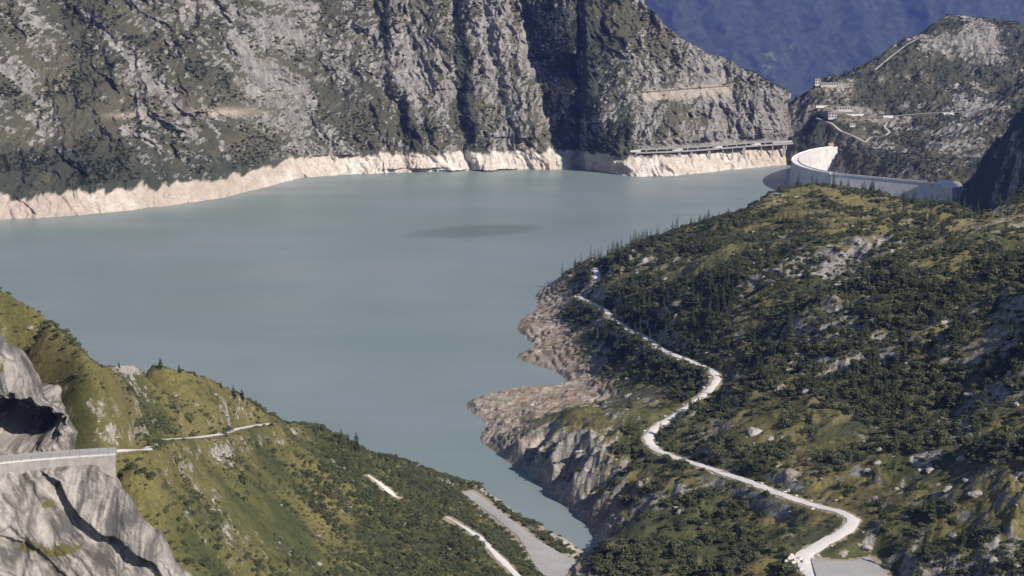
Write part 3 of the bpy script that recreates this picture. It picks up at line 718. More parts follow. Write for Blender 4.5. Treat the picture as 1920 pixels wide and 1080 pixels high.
LPX, LPY = project(LS.X, LS.Y, LS.Z)
lst = 1 - np.abs(ln[..., 2])
lrock = 0.08 + 0.6 * (lst - 0.25) + 0.3 * fbm(LS.X, LS.Y, 28, 4, 171) + 0.5 * blob(LPX, LPY, 240, 688, 60, 10) + 0.12 * blob(LPX, LPY, 230, 820, 70, 18)
lrock += 0.35 * blob(LPX, LPY, 820, 885, 90, 20) + 0.3 * blob(LPX, LPY, 425, 850, 25, 30)
ldry = 0.55 + 0.7 * fbm(LS.X, LS.Y, 45, 3, 173)
lscrub = 0.15 + 0.35 * fbm(LS.X, LS.Y, 30, 3, 175) + 0.35 * sstep(560, 700, LPX)
lband = (1 - sstep(6, 10, LS.Z)) * 0.9
me = LS.mesh('slope', dict(rock=lrock, scrub=lscrub, dry=ldry, band=lband, scree=(LS.flat < 3.0) * 0.7))
tag(link('meadow_slope', me, M['slope']), kind='structure')
for nm, P, w, mt in LR:
    tag(ribbon(nm, P, w, mt, 0.2, 0.5, 5), kind='structure')

# ================================================================== BARE ROCK above and below the cut road
def px_at(x, y): # bearing only
    return 960 + F * x / (y * CT + 150 * ST)
def xz(px, py, y):
    p = at_y(px, py, y); return p[0], p[2]
zw = float(at_y(110, 860, 516)[2])
wpx = [(-90, 877), (-40, 873), (0, 869), (50, 864), (100, 860), (140, 857), (180, 854.5), (216, 852.5)]
WP = smooth_path([at_z(a, b, zw) for a, b in wpx], 1.0, 4)
SU, SZ = np.meshgrid(np.linspace(0, 1, 620), np.linspace(78, 232, 520))
# edge of the rock on its right side, as width over height
dome_e = np.array([xz(a, b, yy) for a, b, yy in ((-420, 330, 640), (-200, 450, 600), (-60, 560, 575), (0, 616, 562), (40, 652, 556), (90, 716, 545), (120, 762, 538), (136, 805, 533), (134, 856, 528))])
low_e = np.array([xz(a, b, yy) for a, b, yy in ((200, 868, 522), (222, 885, 520), (252, 922, 515), (300, 986, 508), (342, 1042, 502), (384, 1090, 497), (460, 1200, 480))])
z_road = 0.5 * (dome_e[-1, 1] + low_e[0, 1]) + 0.5
od = np.argsort(dome_e[:, 1]); ol = np.argsort(low_e[:, 1])
xe = np.where(SZ > z_road, np.interp(SZ, dome_e[od, 1], dome_e[od, 0]), np.interp(SZ, low_e[ol, 1], low_e[ol, 0]))
xe = xe + 1.6 * fbm(SZ, SZ * 0, 9, 3, 181)
SX = -330 + (xe + 4.5 + 330) * SU ** 0.8
up = sstep(z_road - 0.4, z_road + 0.4, SZ)
yb = (1 - up) * (np.interp(SX, WP[:, 0], WP[:, 1]) + 0.2 + 1.8 * fbm(SX, SX * 0 + 4, 11, 4, 182) - 5.2 * sstep(-160, -138, SX) - (z_road - SZ) * 0.78) + up * (526 + np.maximum(SZ - z_road, 0) * 0.30 + np.maximum(SZ - z_road - 14, 0) * 0.55)
SPX, SPY = project(SX, yb, SZ)
# overhang and the dark hollow under it
cave = sstep(0.30, 0.85, blob(SPX, SPY, 30, 796, 84, 54) + 0.16 * fbm(SX, SZ, 6, 4, 183) - 0.10 * (SPY > 840) + 0.25 * blob(SPX, SPY, -40, 800, 60, 50)) * up
brow = blob(SPX, SPY, 60, 735, 90, 26) * up
yb = yb + 36 * cave + 3.5 * cave * fbm(SX, SZ, 5, 4, 184) - 7.5 * brow
g = SX + 1.05 * SZ + 4 * fbm(SX, SZ, 25, 3, 185)
yb += 0.75 * ridged(g, (SZ - SX) * 0.12, 11, 3, 187) * (1 - 0.6 * cave) + 2.6 * fbm(SX, SZ, 24, 3, 189) + 0.35 * fbm(SX, SZ, 2.4, 3, 191)
# bulge with a dark crack under it
bl = np.array([xz(a, b, 512) for a, b in ((60, 880), (120, 905), (150, 938), (185, 966), (215, 985), (262, 994), (296, 1012), (340, 1050))])
zc_l = np.interp(SX, bl[:, 0], bl[:, 1]) + 1.0 * fbm(SX, SX * 0, 7, 3, 193)
below = (zc_l - SZ)
inx = sstep(bl[0, 0], bl[1, 0], SX) * (1 - sstep(bl[-2, 0], bl[-1, 0], SX)) * (1 - up)
yb += inx * (3.6 * sstep(-0.6, 0.8, below) * (1 - sstep(2, 15, below)) - 3.0 * sstep(-13, -1, below) * (1 - sstep(-1, 0.3, below)))
bl2 = np.array([xz(a, b, 508) for a, b in ((-60, 960), (20, 985), (90, 1010), (160, 1060), (230, 1120))])
b2 = np.interp(SX, bl2[:, 0], bl2[:, 1]) + 1.2 * fbm(SX, SX * 0, 9, 3, 195) - SZ
yb += (1 - up) * 1.5 * sstep(-0.6, 0.8, b2) * (1 - sstep(1.5, 11, b2))
over = np.maximum(SX - xe, 0)
_k = 1 + (((np.maximum(SX - xe + 4, 0)) ** 2) * 0.18 + over * 8) / yb
green = 0.75 * blob(SPX, SPY, 116, 1032, 42, 19) + 0.55 * blob(SPX, SPY, 45, 1030, 30, 22) + 0.5 * blob(SPX, SPY, 5, 690, 16, 28) + 0.5 * inx * sstep(0, 2, below) * (1 - sstep(2, 5, below)) * (fbm(SX, SZ, 5, 2, 197) > -0.1)
green += 0.55 * blob(SPX, SPY, 95, 945, 18, 10) + 0.5 * sstep(2, 6, over) + 0.28 * fbm(SX, SZ, 8, 3, 199) * (1 - cave)
yb -= 1.4 * blob(SPX, SPY, 116, 1030, 42, 18)
vert = np.clip(inx * sstep(-26, -8, below) * (1 - sstep(-1, 2, below)) * sstep(100, 140, SPX), 0, 1)
g1 = SX * 0.72 + SZ * 0.70; g2 = SZ * 0.72 - SX * 0.70
wv = 1.1 * fbm(SX, SZ, 10, 4, 501)
def bands(u, v, seed): return fbm(u + wv, v * 0.09, 5.0, 4, seed, 0.6) + 0.7 * fbm(u + 0.6 * wv, v * 0.07, 1.7, 3, seed + 40, 0.7)
tone = bands(g1, g2, 503) * (1 - vert) + (1.35 * bands(SX, SZ, 507) - 0.25) * vert
tone2 = fbm(SX, SZ, 9, 4, 509); crack = np.clip(1 - np.abs(fbm(g1 * 1.0 + wv * 1.5, g2 * 0.12, 7, 3, 511)) * 9, 0, 1) * (1 - vert)
crack = np.maximum(crack, np.clip(1 - np.abs(fbm(SX + 0.4 * SZ, SZ * 0.5, 12, 3, 513)) * 16, 0, 1) * 0.8)
yb += 0.28 * crack - 0.10 * tone
green += 0.35 * sstep(0.5, 1, crack) * (fbm(SX, SZ, 16, 3, 515) > 0.12) * (1 - up)
SX = SX * _k; yb = yb * _k; SZ = H + (SZ - H) * _k
me = mesh_np('rock', np.stack([SX, yb, SZ], -1).reshape(-1, 3), grid_faces(520, 620), True, dict(green=green, tone=tone, tone2=tone2, crack=crack))
tag(link('bare_rock_face', me, M['slab']), kind='structure')

# ================================================================== LAKE
lk = [(-1400, 430), (60, 430), (140, 560), (330, 1300), (520, 1700), (470, 2050)]
dam_crest_px = [(1566, 276), (1545, 278), (1522, 282.5), (1503, 289), (1493, 295), (1490, 301), (1496, 308), (1510, 314), (1532, 320), (1562, 325)]
CREST = 34.0
dam_c = smooth_path([at_z(a, b, CREST) for a, b in dam_crest_px], 3.0, 8)
wing = [at_z(1562, 325, CREST), at_z(1760, 343.5, CREST)]
lk += [tuple(p[:2] + np.array([0.0, 0.0])) for p in dam_c[::-1][::6]]
lk += [(520, 2560), (520, 2950), (-1400, 2700)]
lm = bpy.data.meshes.new('lake'); lm.from_pydata([(x, y, 0.0) for x, y in lk], [], [tuple(range(len(lk)))]); lm.update()
def water_mat():
    t = NT('lake_water'); co = t.coord(); sv = t.coord(scale=(0.25, 1, 1))
    a = t.noise(sv, 0.012, 5, 0.6); b = t.noise(co, 0.0022, 3)
    c = t.mix(t.rng(b, 0.35, 0.65), (0.175, 0.228, 0.212), (0.22, 0.248, 0.253))
    c = t.mix(t.rng(a, 0.35, 0.7, 0, 0.25), c, (0.12, 0.175, 0.165))
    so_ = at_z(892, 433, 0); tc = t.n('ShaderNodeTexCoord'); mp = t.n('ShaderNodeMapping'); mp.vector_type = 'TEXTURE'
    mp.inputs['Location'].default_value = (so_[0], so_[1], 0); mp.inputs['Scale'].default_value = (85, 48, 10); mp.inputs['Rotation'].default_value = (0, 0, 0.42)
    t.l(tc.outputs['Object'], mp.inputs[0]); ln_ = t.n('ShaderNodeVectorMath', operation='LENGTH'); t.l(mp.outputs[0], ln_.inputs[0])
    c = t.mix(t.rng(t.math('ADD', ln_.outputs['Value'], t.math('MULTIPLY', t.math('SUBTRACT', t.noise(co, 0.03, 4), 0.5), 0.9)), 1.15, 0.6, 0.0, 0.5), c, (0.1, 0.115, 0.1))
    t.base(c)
    t.b.inputs['Specular IOR Level'].default_value = 0.5; t.b.inputs['IOR'].default_value = 1.33
    t.setv(t.b.inputs['Roughness'], t.rng(a, 0.3, 0.7, 0.3, 0.42))
    w = t.noise(co, 0.35, 3, 0.6)
    t.bump(w, 0.25, 0.5)
    return t.m
M['water'] = water_mat()
tag(link('lake', lm, M['water']), kind='structure')
gm = bpy.data.meshes.new('ground'); gm.from_pydata([(-3400, -1900, -1650), (9400, -1900, -1650), (9400, 17900, -1650), (-3400, 17900, -1650)], [], [(0, 1, 2, 3)])
tag(link('ground', gm, M['far']), kind='structure')

# ================================================================== DAM
dam = empty('arch_dam', tuple(dam_c[len(dam_c) // 2][:2]) + (0,))
tag(dam, 'pale curved concrete dam closing the far right end of the lake', 'dam')
D0 = np.array(dam.location)
def sweep(path, prof, name, mat, close=True):
    """profile = (offset to the left of travel, z) swept along a plan path"""
    P = np.asarray(path)[:, :2]; T = np.gradient(P, axis=0); T /= np.linalg.norm(T, axis=1)[:, None]
    Nn = np.stack([-T[:, 1], T[:, 0]], -1); n = len(prof)
    V = np.stack([np.column_stack([P + Nn * o, np.full(len(P), z)]) for o, z in prof], 1) - D0
    f = []
    for i in range(len(P) - 1):
        for j in range(n):
            j2 = (j + 1) % n
            f.append((i * n + j, i * n + j2, (i + 1) * n + j2, (i + 1) * n + j))
    f.append(tuple(range(n))); f.append(tuple((len(P) - 1) * n + j for j in range(n - 1, -1, -1)))
    mb = MB(); mb.v = [tuple(v) for v in V.reshape(-1, 3)]; mb.f = f
    return mb.build(name, mat, dam)
def cut(path, r): return path
# travel runs from the far abutment round to the near one: the lake is on the right (negative offset), the valley on the left
wall = [(-4.5, CREST - 1.2), (4.5, CREST - 1.2), (6, CREST - 20), (14, CREST - 70), (22, -110), (-6, -110), (-10, -60), (-8, 0)]
sweep(dam_c, wall, 'arch_wall', M['concrete'])
sweep(dam_c, [(-5.2, CREST - 1.1), (-5.2, CREST), (5.2, CREST), (5.2, CREST - 1.1)], 'crest_road', M['white_concrete'])
sweep(dam_c, [(-5.2, CREST + 0.003), (-5.2, CREST + 1.2), (-4.8, CREST + 1.2), (-4.8, CREST + 0.003)], 'parapet', M['white_concrete'])
sweep(dam_c, [(4.8, CREST + 0.003), (4.8, CREST + 1.2), (5.2, CREST + 1.2), (5.2, CREST + 0.003)], 'parapet', M['concrete'])
wp = np.linspace(wing[0], wing[1], 14); wp[:, 2] = CREST
wp = np.vstack([wp, wp[-1] + (wp[-1] - wp[-2]) * 0.3])
sweep(wp, [(-5, CREST - 1.2), (5, CREST - 1.2), (8, CREST - 30), (12, -60), (-19, -60)], 'wing_wall', M['concrete'])
sweep(wp, [(-5.6, CREST - 1.1), (-5.6, CREST + 0.002), (5.4, CREST + 0.002), (5.4, CREST - 1.1)], 'crest_road', M['white_concrete'])
sweep(wp, [(-5.6, CREST + 0.005), (-5.6, CREST + 1.3), (-5.2, CREST + 1.3), (-5.2, CREST + 0.005)], 'parapet', M['white_concrete'])


# ================================================================== plants
def leaf_cloud(name, lobes, nleaf, size, mat, seed, squash=0.8, inner=0.55):
    r = np.random.default_rng(seed); V = []; 
    for (cx, cyy, czz, rad) in lobes:
        n = int(nleaf * rad ** 1.4)
        d = r.normal(size=(n, 3)); d /= np.linalg.norm(d, axis=1)[:, None]; d[:, 2] = np.abs(d[:, 2]) * 1.1 - 0.25
        d /= np.linalg.norm(d, axis=1)[:, None]
        rr = rad * (inner + (1 - inner) * r.random(n) ** 0.4) * (0.85 + 0.3 * r.random(n))
        p = d * rr[:, None] * np.array([1, 1, squash]) + np.array([cx, cyy, czz])
        nn = d + r.normal(size=(n, 3)) * 0.55; nn /= np.linalg.norm(nn, axis=1)[:, None]
        t = np.cross(nn, r.normal(size=(n, 3))); t /= np.linalg.norm(t, axis=1)[:, None]; b = np.cross(nn, t)
        sz = size * (0.6 + 0.8 * r.random(n))[:, None]
        V.append(np.stack([p - t * sz, p - b * sz * 0.6, p + t * sz, p + b * sz * 0.6], 1))
    V = np.concatenate(V).reshape(-1, 3); V[:, 2] = np.maximum(V[:, 2], -0.5)
    me = mesh_np(name, V, np.arange(len(V)).reshape(-1, 4), False); me.materials.append(mat); return me

def shrub_mesh(seed, nl=6, nleaf=42, size=0.30, mat=None, h=1.0):
    r = np.random.default_rng(seed); lobes = []
    for i in range(nl):
        a = r.random() * 6.28; q = 1.5 * r.random() ** 0.7
        lobes.append((q * math.cos(a), q * math.sin(a), (0.5 + 0.6 * r.random()) * h, 0.75 + 0.5 * r.random()))
    return leaf_cloud('shrub_foliage', lobes, nleaf, size, mat or M['leaves'], seed)

def conifer_mesh(seed, h=10.0, w=2.1, layers=15, per=8, mat=None, gaps=0.1, top=0.0, cross=True):
    r = np.random.default_rng(seed); V = []; Fc = []
    def tri(a, b, c):
        o = len(V); V.extend([a, b, c]); Fc.append((o, o + 1, o + 2))
    z0 = 0.08 * h
    for i in range(layers):
        f = i / (layers - 1); z = z0 + (h * 0.97 - z0) * f ** 0.92
        L0 = w * ((1 - f) ** (0.8)) * (0.85 + 0.3 * r.random()) + 0.12
        n = max(4, int(per * (1 - 0.45 * f))); ph = r.random() * 6.28
        for k in range(n):
            if r.random() < gaps: continue
            a = ph + 6.283 * k / n + r.normal() * 0.2; L = L0 * (0.65 + 0.5 * r.random()); dr = -0.28 * L + 0.15 * L * r.random() + 0.25 * f * L
            ca, sa = math.cos(a), math.sin(a); wd = 0.26 * L + 0.1
            base = np.array([0, 0, z]); tip = np.array([ca * L, sa * L, z + dr]); mid = np.array([ca * L * 0.55, sa * L * 0.55, z + dr * 0.3 + 0.08])
            sx = np.array([-sa, ca, 0]) * wd
            tri(base, mid + sx + (0, 0, -0.12), tip); tri(base, tip, mid - sx + (0, 0, -0.12))
            if cross: tri(base + (0, 0, 0.1), mid * 1.0 + (0, 0, -0.42 * wd - 0.25), tip)
            tri(mid + sx * 0.2, mid + sx * 1.25 + np.array([ca, sa, -0.3]) * L * 0.2, mid + np.array([ca, sa, -0.4]) * L * 0.25)
            tri(mid - sx * 0.2, mid - sx * 1.25 + np.array([ca, sa, -0.3]) * L * 0.2, mid + np.array([ca, sa, -0.4]) * L * 0.25)
    for k in range(3):
        a = k * 2.1; tri(np.array([0.12 * math.cos(a), 0.12 * math.sin(a), h * 0.88]), np.array([0.12 * math.cos(a + 2), 0.12 * math.sin(a + 2), h * 0.88]), np.array([0, 0, h]))
    me = mesh_np('conifer_crown', np.array(V), np.array(Fc), False); me.materials.append(mat or M['needles']); return me

def trunk_mesh(h, r0):
    m = MB(); pts_ = [(0, -0.6), (0.05, h * 0.35), (0.0, h * 0.7), (0.0, h * 0.97)]
    for i in range(3):
        m.tube((pts_[i][0], 0, pts_[i][1]), (pts_[i + 1][0], 0, pts_[i + 1][1]), r0 * (1 - 0.31 * i), r0 * (1 - 0.31 * (i + 1)), 6)
    me = m.mesh('conifer_trunk', True); me.materials.append(M['bark']); return me

CON = [(conifer_mesh(201, 10, 2.0, 16, 9), trunk_mesh(10, 0.2)), (conifer_mesh(202, 10, 1.6, 17, 8, gaps=0.16), trunk_mesh(10, 0.17)),
       (conifer_mesh(203, 10, 2.5, 14, 9, gaps=0.2), trunk_mesh(10, 0.22)), (conifer_mesh(204, 10, 1.35, 16, 7, gaps=0.25), trunk_mesh(10, 0.16))]
SHR = [shrub_mesh(211), shrub_mesh(212, 8), shrub_mesh(213, 5, h=1.3), shrub_mesh(214, 9, 38), shrub_mesh(215, 4, 46, h=0.8)]
FCON = [conifer_mesh(221, 10, 2.3, 7, 6, M['needles'], 0.1, cross=False), conifer_mesh(222, 10, 1.9, 8, 6, M['needles'], 0.15, cross=False)]
FSHR = [shrub_mesh(231, 5, 12, 0.55, M['far_leaves']), shrub_mesh(232, 6, 12, 0.55, M['far_leaves'])]

def rock_mesh(seed, sub=3, squash=0.65):
    import bmesh
    bm = bmesh.new(); bmesh.ops.create_icosphere(bm, subdivisions=sub, radius=1.0)
    r = np.random.default_rng(seed); co = np.array([v.co[:] for v in bm.verts])
    k = np.ones(len(co))
    for i in range(16):
        d = r.normal(size=3); d /= np.linalg.norm(d); cut_ = 0.55 + 0.35 * r.random()
        q = co @ d; k = np.minimum(k, np.where(q > cut_, cut_ / np.maximum(q, 1e-3), 1))
    co = co * k[:, None] * (1 + 0.10 * fbm(co[:, 0] * 3 + seed, co[:, 1] * 3 + co[:, 2] * 2, 1.0, 3, seed)[:, None])
    co *= np.array([1.25, 0.9, squash])
    for v, c in zip(bm.verts, co): v.co = c
    me = bpy.data.meshes.new('boulder_rock'); bm.to_mesh(me); bm.free()
    me.polygons.foreach_set('use_smooth', [False] * len(me.polygons)); return me
ROCK = [rock_mesh(i) for i in (301, 302, 303, 304, 305)]
for m_ in ROCK: m_.materials.append(M['stone'])
WROCK = [m_.copy() for m_ in ROCK[:3]]
for m_ in WROCK: m_.materials.clear(); m_.materials.append(M['white_stone'])

def scatter_stuff(name, meshes, P, scale, zrot, which, label=None):
    """points carrying one of a few plant meshes each"""
    me = bpy.data.meshes.new(name); me.vertices.add(len(P)); me.vertices.foreach_set('co', np.asarray(P, np.float32).ravel())
    sc_ = np.asarray(scale, np.float32)
    if sc_.ndim == 1: sc_ = np.repeat(sc_[:, None], 3, 1)
    a = me.attributes.new('scl', 'FLOAT_VECTOR', 'POINT'); a.data.foreach_set('vector', sc_.ravel())
    ro = np.zeros((len(P), 3), np.float32); ro[:, 2] = zrot; ro[:, 0] = RNG.normal(size=len(P)) * 0.05
    a = me.attributes.new('rot', 'FLOAT_VECTOR', 'POINT'); a.data.foreach_set('vector', ro.ravel())
    a = me.attributes.new('which', 'INT', 'POINT'); a.data.foreach_set('value', np.asarray(which, np.int32))
    o = link(name, me)
    g = bpy.data.node_groups.new(name, 'GeometryNodeTree')
    g.interface.new_socket('Geometry', in_out='INPUT', socket_type='NodeSocketGeometry'); g.interface.new_socket('Geometry', in_out='OUTPUT', socket_type='NodeSocketGeometry')
    gi = g.nodes.new('NodeGroupInput'); go = g.nodes.new('NodeGroupOutput')
    j = g.nodes.new('GeometryNodeJoinGeometry')
    def named(nm, ty):
        n = g.nodes.new('GeometryNodeInputNamedAttribute'); n.data_type = ty; n.inputs['Name'].default_value = nm; return n.outputs['Attribute']
    for i, m_ in enumerate(meshes):
        po = bpy.data.objects.new(name + '_source', m_)
        oi = g.nodes.new('GeometryNodeObjectInfo'); oi.inputs['Object'].default_value = po; oi.inputs['As Instance'].default_value = True
        ip = g.nodes.new('GeometryNodeInstanceOnPoints'); cp = g.nodes.new('FunctionNodeCompare'); cp.data_type = 'INT'; cp.operation = 'EQUAL'
        g.links.new(named('which', 'INT'), cp.inputs[2]); cp.inputs[3].default_value = i
        g.links.new(gi.outputs[0], ip.inputs['Points']); g.links.new(cp.outputs[0], ip.inputs['Selection'])
        g.links.new(oi.outputs['Geometry'], ip.inputs['Instance'])
        g.links.new(named('rot', 'FLOAT_VECTOR'), ip.inputs['Rotation']); g.links.new(named('scl', 'FLOAT_VECTOR'), ip.inputs['Scale'])
        g.links.new(ip.outputs[0], j.inputs[0])
    g.links.new(j.outputs[0], go.inputs[0])
    md = o.modifiers.new('scatter', 'NODES'); md.node_group = g
    tag(o, label, kind='stuff'); return o

def jgrid(x0, x1, y0, y1, s):
    x, y = np.meshgrid(np.arange(x0, x1, s), np.arange(y0, y1, s)); n = x.size
    return x.ravel() + (RNG.random(n) - 0.5) * s * 1.1, y.ravel() + (RNG.random(n) - 0.5) * s * 1.1

def seen(T, x, y, z, y_from):
    """not hidden behind its own hillside"""
    ok = np.ones(len(x), bool)
    for f in np.linspace(0.02, 0.985, 70):
        yy = y_from + (y - y_from) * f; t = yy / y
        ok &= T.z(x * t, yy) < H + (z - H) * t + 0.3
    return ok

# ---- where plants grow on the knoll (in metres on the ground, guided by the clearings seen there)
def knoll_density(x, y):
    z = KN.z(x, y); px, py = project(x, y, z)
    d = 0.6 + 0.95 * fbm(x, y, 48, 3, 401) + 0.5 * fbm(x, y, 14, 2, 402)
    for cx, cyy, rx, ry, v in ((1600, 395, 260, 48, -0.5), (1230, 512, 85, 14, -0.8), (1340, 492, 60, 10, -0.4), (1515, 635, 60, 12, -0.6), (1590, 490, 150, 32, -0.42), (1900, 430, 70, 30, -0.8),
                               (1900, 965, 70, 42, -0.9), (1180, 985, 70, 30, -0.9), (1170, 745, 110, 45, -0.75), (1410, 812, 60, 22, -0.7), (1560, 845, 130, 22, -0.5), (1680, 900, 150, 40, -0.5),
                               (1800, 800, 90, 22, -0.4), (1800, 900, 90, 50, -0.4), (1600, 1030, 130, 26, -0.6), (1340, 1040, 110, 30, -0.3), (1240, 895, 60, 18, -0.5), (1390, 975, 60, 25, -0.4), (1760, 1050, 130, 25, -0.25),
                               (1050, 780, 120, 50, -1.2), (1010, 640, 60, 110, -1.2), (1080, 850, 60, 60, -0.35), (1120, 960, 30, 80, -0.5),
                               (1150, 625, 70, 40, 0.5), (1270, 700, 60, 32, 0.5), (1180, 860, 80, 50, 0.4), (1300, 600, 150, 70, 0.25), (1700, 700, 200, 80, 0.3), (1300, 930, 80, 30, 0.3), (1250, 1040, 70, 30, 0.3), (1880, 840, 60, 40, 0.4)):
        d = d + v * blob(px, py, cx, cyy, rx, ry)
    d = d * sstep(9, 16, z + 3 * fbm(x, y, 15, 2, 403)) * sstep(4.5, 7, KN.lerp(np.minimum(KN.flat, 60), x, y))
    d = np.where(inside(PADo, x, y), 0, d)
    return d, z, px, py
gx, gy = jgrid(10, 640, 560, 1640, 3.1)
a_ok = (gx / gy > -0.055) & (gx / gy < 0.36)
gx, gy = gx[a_ok], gy[a_ok]
dd, gz, gpx, gpy = knoll_density(gx, gy)
pick = (RNG.random(len(gx)) < dd * 0.85) & (gpx < 2000) & (gpy < 1130)
sx, sy, sz_ = gx[pick], gy[pick], gz[pick]
ssc = (0.5 + 1.0 * RNG.random(len(sx)) ** 1.7) * (0.75 + 0.6 * np.clip(dd[pick], 0, 1.2))
vis = seen(KN, sx, sy, sz_ + 1.5, 560)
keep = vis | (RNG.random(len(sx)) < 0.4)
sx, sy, sz_, ssc, vis = (a[keep] for a in (sx, sy, sz_, ssc, vis))
# conifers
cxg, cyg = jgrid(10, 640, 560, 1640, 5.0)
a_ok = (cxg / cyg > -0.055) & (cxg / cyg < 0.36); cxg, cyg = cxg[a_ok], cyg[a_ok]
cd_, czg, cpx, cpy = knoll_density(cxg, cyg)
cdn = cd_ * (0.08 + 0.46 * blob(cpx, cpy, 1300, 590, 190, 90) + 0.05 * blob(cpx, cpy, 1250, 470, 120, 40) + 0.22 * blob(cpx, cpy, 1750, 640, 220, 120) + 0.2 * blob(cpx, cpy, 1150, 630, 60, 50) + 0.25 * blob(cpx, cpy, 1500, 720, 150, 60) - 0.05 * (cpy > 850))
pick = (RNG.random(len(cxg)) < cdn) & (cpx < 2000) & (cpy < 1130)
tx, ty, tzz = cxg[pick], cyg[pick], czg[pick]
th = (0.55 + 1.05 * RNG.random(len(tx)) ** 1.5) * (1 + 0.25 * blob(cpx[pick], cpy[pick], 1300, 590, 250, 120))
tvis = seen(KN, tx, ty, tzz + 6, 560)

# ---- left slope
def slope_density(x, y):
    z = LS.z(x, y); px, py = project(x, y, z)
    d = 0.16 + 0.95 * fbm(x, y, 26, 4, 411)
    d = d + 0.75 * sstep(500, 640, px + 0.35 * (py - 850)) - 0.35 * sstep(0, 30, py - (870 + (px - 400) * 0.42)) * (1 - sstep(560, 760, px))
    for cx, cyy, rx, ry, v in ((290, 800, 40, 26, 0.9), (270, 890, 50, 35, 0.9), (330, 965, 45, 25, 0.5), (130, 690, 20, 70, 0.5), (350, 740, 90, 30, -0.5), (440, 850, 60, 25, 0.3), (400, 960, 70, 40, 0.6), (500, 960, 90, 30, -0.5), (560, 1010, 120, 45, -0.6),
                               (620, 900, 120, 50, 0.35), (700, 1000, 90, 50, 0.3), (1060, 1020, 60, 24, 0.6), (980, 960, 70, 20, 0.5), (400, 1040, 70, 40, 0.5), (480, 870, 40, 40, -0.1), (250, 690, 60, 14, -0.8), (100, 620, 40, 50, 0.25)):
        d = d + v * blob(px, py, cx, cyy, rx, ry)
    d = d * sstep(4, 8, z) * sstep(2.2, 4.2, LS.lerp(np.minimum(LS.flat, 60), x, y))
    return d, z, px, py
lgx, lgy = jgrid(-330, 110, 440, 940, 2.5)
a_ok = (lgx / lgy > -0.43) & (lgx / lgy < 0.10); lgx, lgy = lgx[a_ok], lgy[a_ok]
ld, lgz, lpx, lpy = slope_density(lgx, lgy)
rim = np.interp(lpx, [0, 134, 200, 250, 300, 384], [620, 860, 880, 940, 1000, 1095])
pick = (RNG.random(len(lgx)) < ld * 0.8) & (lpx > -60) & (lpy < 1120) & ((lpx > 400) | (lpy < rim + 6))
qx, qy, qz = lgx[pick], lgy[pick], lgz[pick]
qs = (0.4 + 0.65 * RNG.random(len(qx)) ** 1.6) * (0.7 + 0.5 * np.clip(ld[pick], 0, 1.2))
mp_ = np.array([march(lambda x, y: LS.z(x, y), a, b, 450, 950, 1) for a, b in ((282, 838), (290, 833), (297, 842), (303, 833), (420, 815), (428, 811), (288, 812), (275, 803), (300, 804), (262, 795), (312, 812), (250, 880), (265, 890), (280, 900), (455, 905))])
qx = np.concatenate([qx, mp_[:, 0]]); qy = np.concatenate([qy, mp_[:, 1]]); qz = np.concatenate([qz, mp_[:, 2]]); qs = np.concatenate([qs, np.full(len(mp_), 1.15)])
qvis = seen(LS, qx, qy, qz + 1.2, 430)

def low_scrub(T, dens, x0, x1, y0, y1, s, amount, ax):
    x, y = jgrid(x0, x1, y0, y1, s); ok_ = (x / y > ax[0]) & (x / y < ax[1]); x, y = x[ok_], y[ok_]
    d_, z_, px_, py_ = dens(x, y); q = amount * (0.4 + 1.2 * np.clip(fbm(x, y, 11, 3, 451) + 0.35, 0, 1)) * (d_ > -0.4)
    p_ = (RNG.random(len(x)) < q) & (z_ > 12) & (T.lerp(np.minimum(T.flat, 60), x, y) > 4.5) & (px_ > -60) & (px_ < 1980) & (py_ < 1120)
    return np.stack([x, y, z_ - 0.08], -1)[p_]
lo = np.concatenate([low_scrub(KN, knoll_density, 10, 640, 560, 1600, 3.0, 0.3, (-0.05, 0.36)), low_scrub(LS, slope_density, -330, 110, 440, 930, 1.9, 0.45, (-0.43, 0.1))])
n = len(lo); ls_ = 0.16 + 0.3 * RNG.random(n) ** 2
scatter_stuff('heath', [SHR[0], SHR[2], SHR[4]], lo, np.stack([ls_ * 1.3, ls_ * 1.3, ls_], -1), RNG.random(n) * 6.28, RNG.integers(0, 3, n), 'low heath tufts over the open ground')
# ---- the largest in view become bushes of their own, the rest one undergrowth
bx = np.concatenate([sx, qx]); by = np.concatenate([sy, qy]); bz = np.concatenate([sz_, qz]); bs = np.concatenate([ssc, qs]); bv = np.concatenate([vis, qvis]); bk = np.concatenate([np.zeros(len(sx), int), np.ones(len(qx), int)])
bpx, bpy_ = project(bx, by, bz)
ok = bv & (bpx > 8) & (bpx < 1912) & (bpy_ > 0) & (bpy_ < 1075)
rank = np.where(ok, bs / by, 0); order = np.argsort(-rank); own = np.zeros(len(bx), bool); own[order[:300]] = True
brot = RNG.random(len(bx)) * 6.28; bw = RNG.integers(0, len(SHR), len(bx)); bsq = 0.8 + 0.4 * RNG.random(len(bx))
r_ = ~own
scatter_stuff('undergrowth', SHR, np.stack([bx, by, bz - 0.15], -1)[r_], np.stack([bs, bs, bs * bsq], -1)[r_], brot[r_], bw[r_], 'dense dark green bushes covering the knoll and the left slope')
def zone(px, py, left):
    if left:
        if py < 780 + (px - 300) * 0.12 and px < 520: return 'on the grassy slope above the left white track'
        if px < 430: return 'on the meadow below the left white track'
        if px < 640: return 'in the thicket at the middle of the left slope'
        return 'beside the grey access road at the foot of the left slope'
    if px < 1230 and py > 790: return 'on the bank above the narrow water inlet'
    if py < 560: return 'on the knoll below the dam'
    if py < 760: return 'on the wooded hillside right of the road bend' if px > 1345 else 'beside the upper stretch of the winding gravel road'
    if px > 1640: return 'on the rocky ground at the right edge below the woods'
    return 'between the lower loop of the gravel road and the woods'
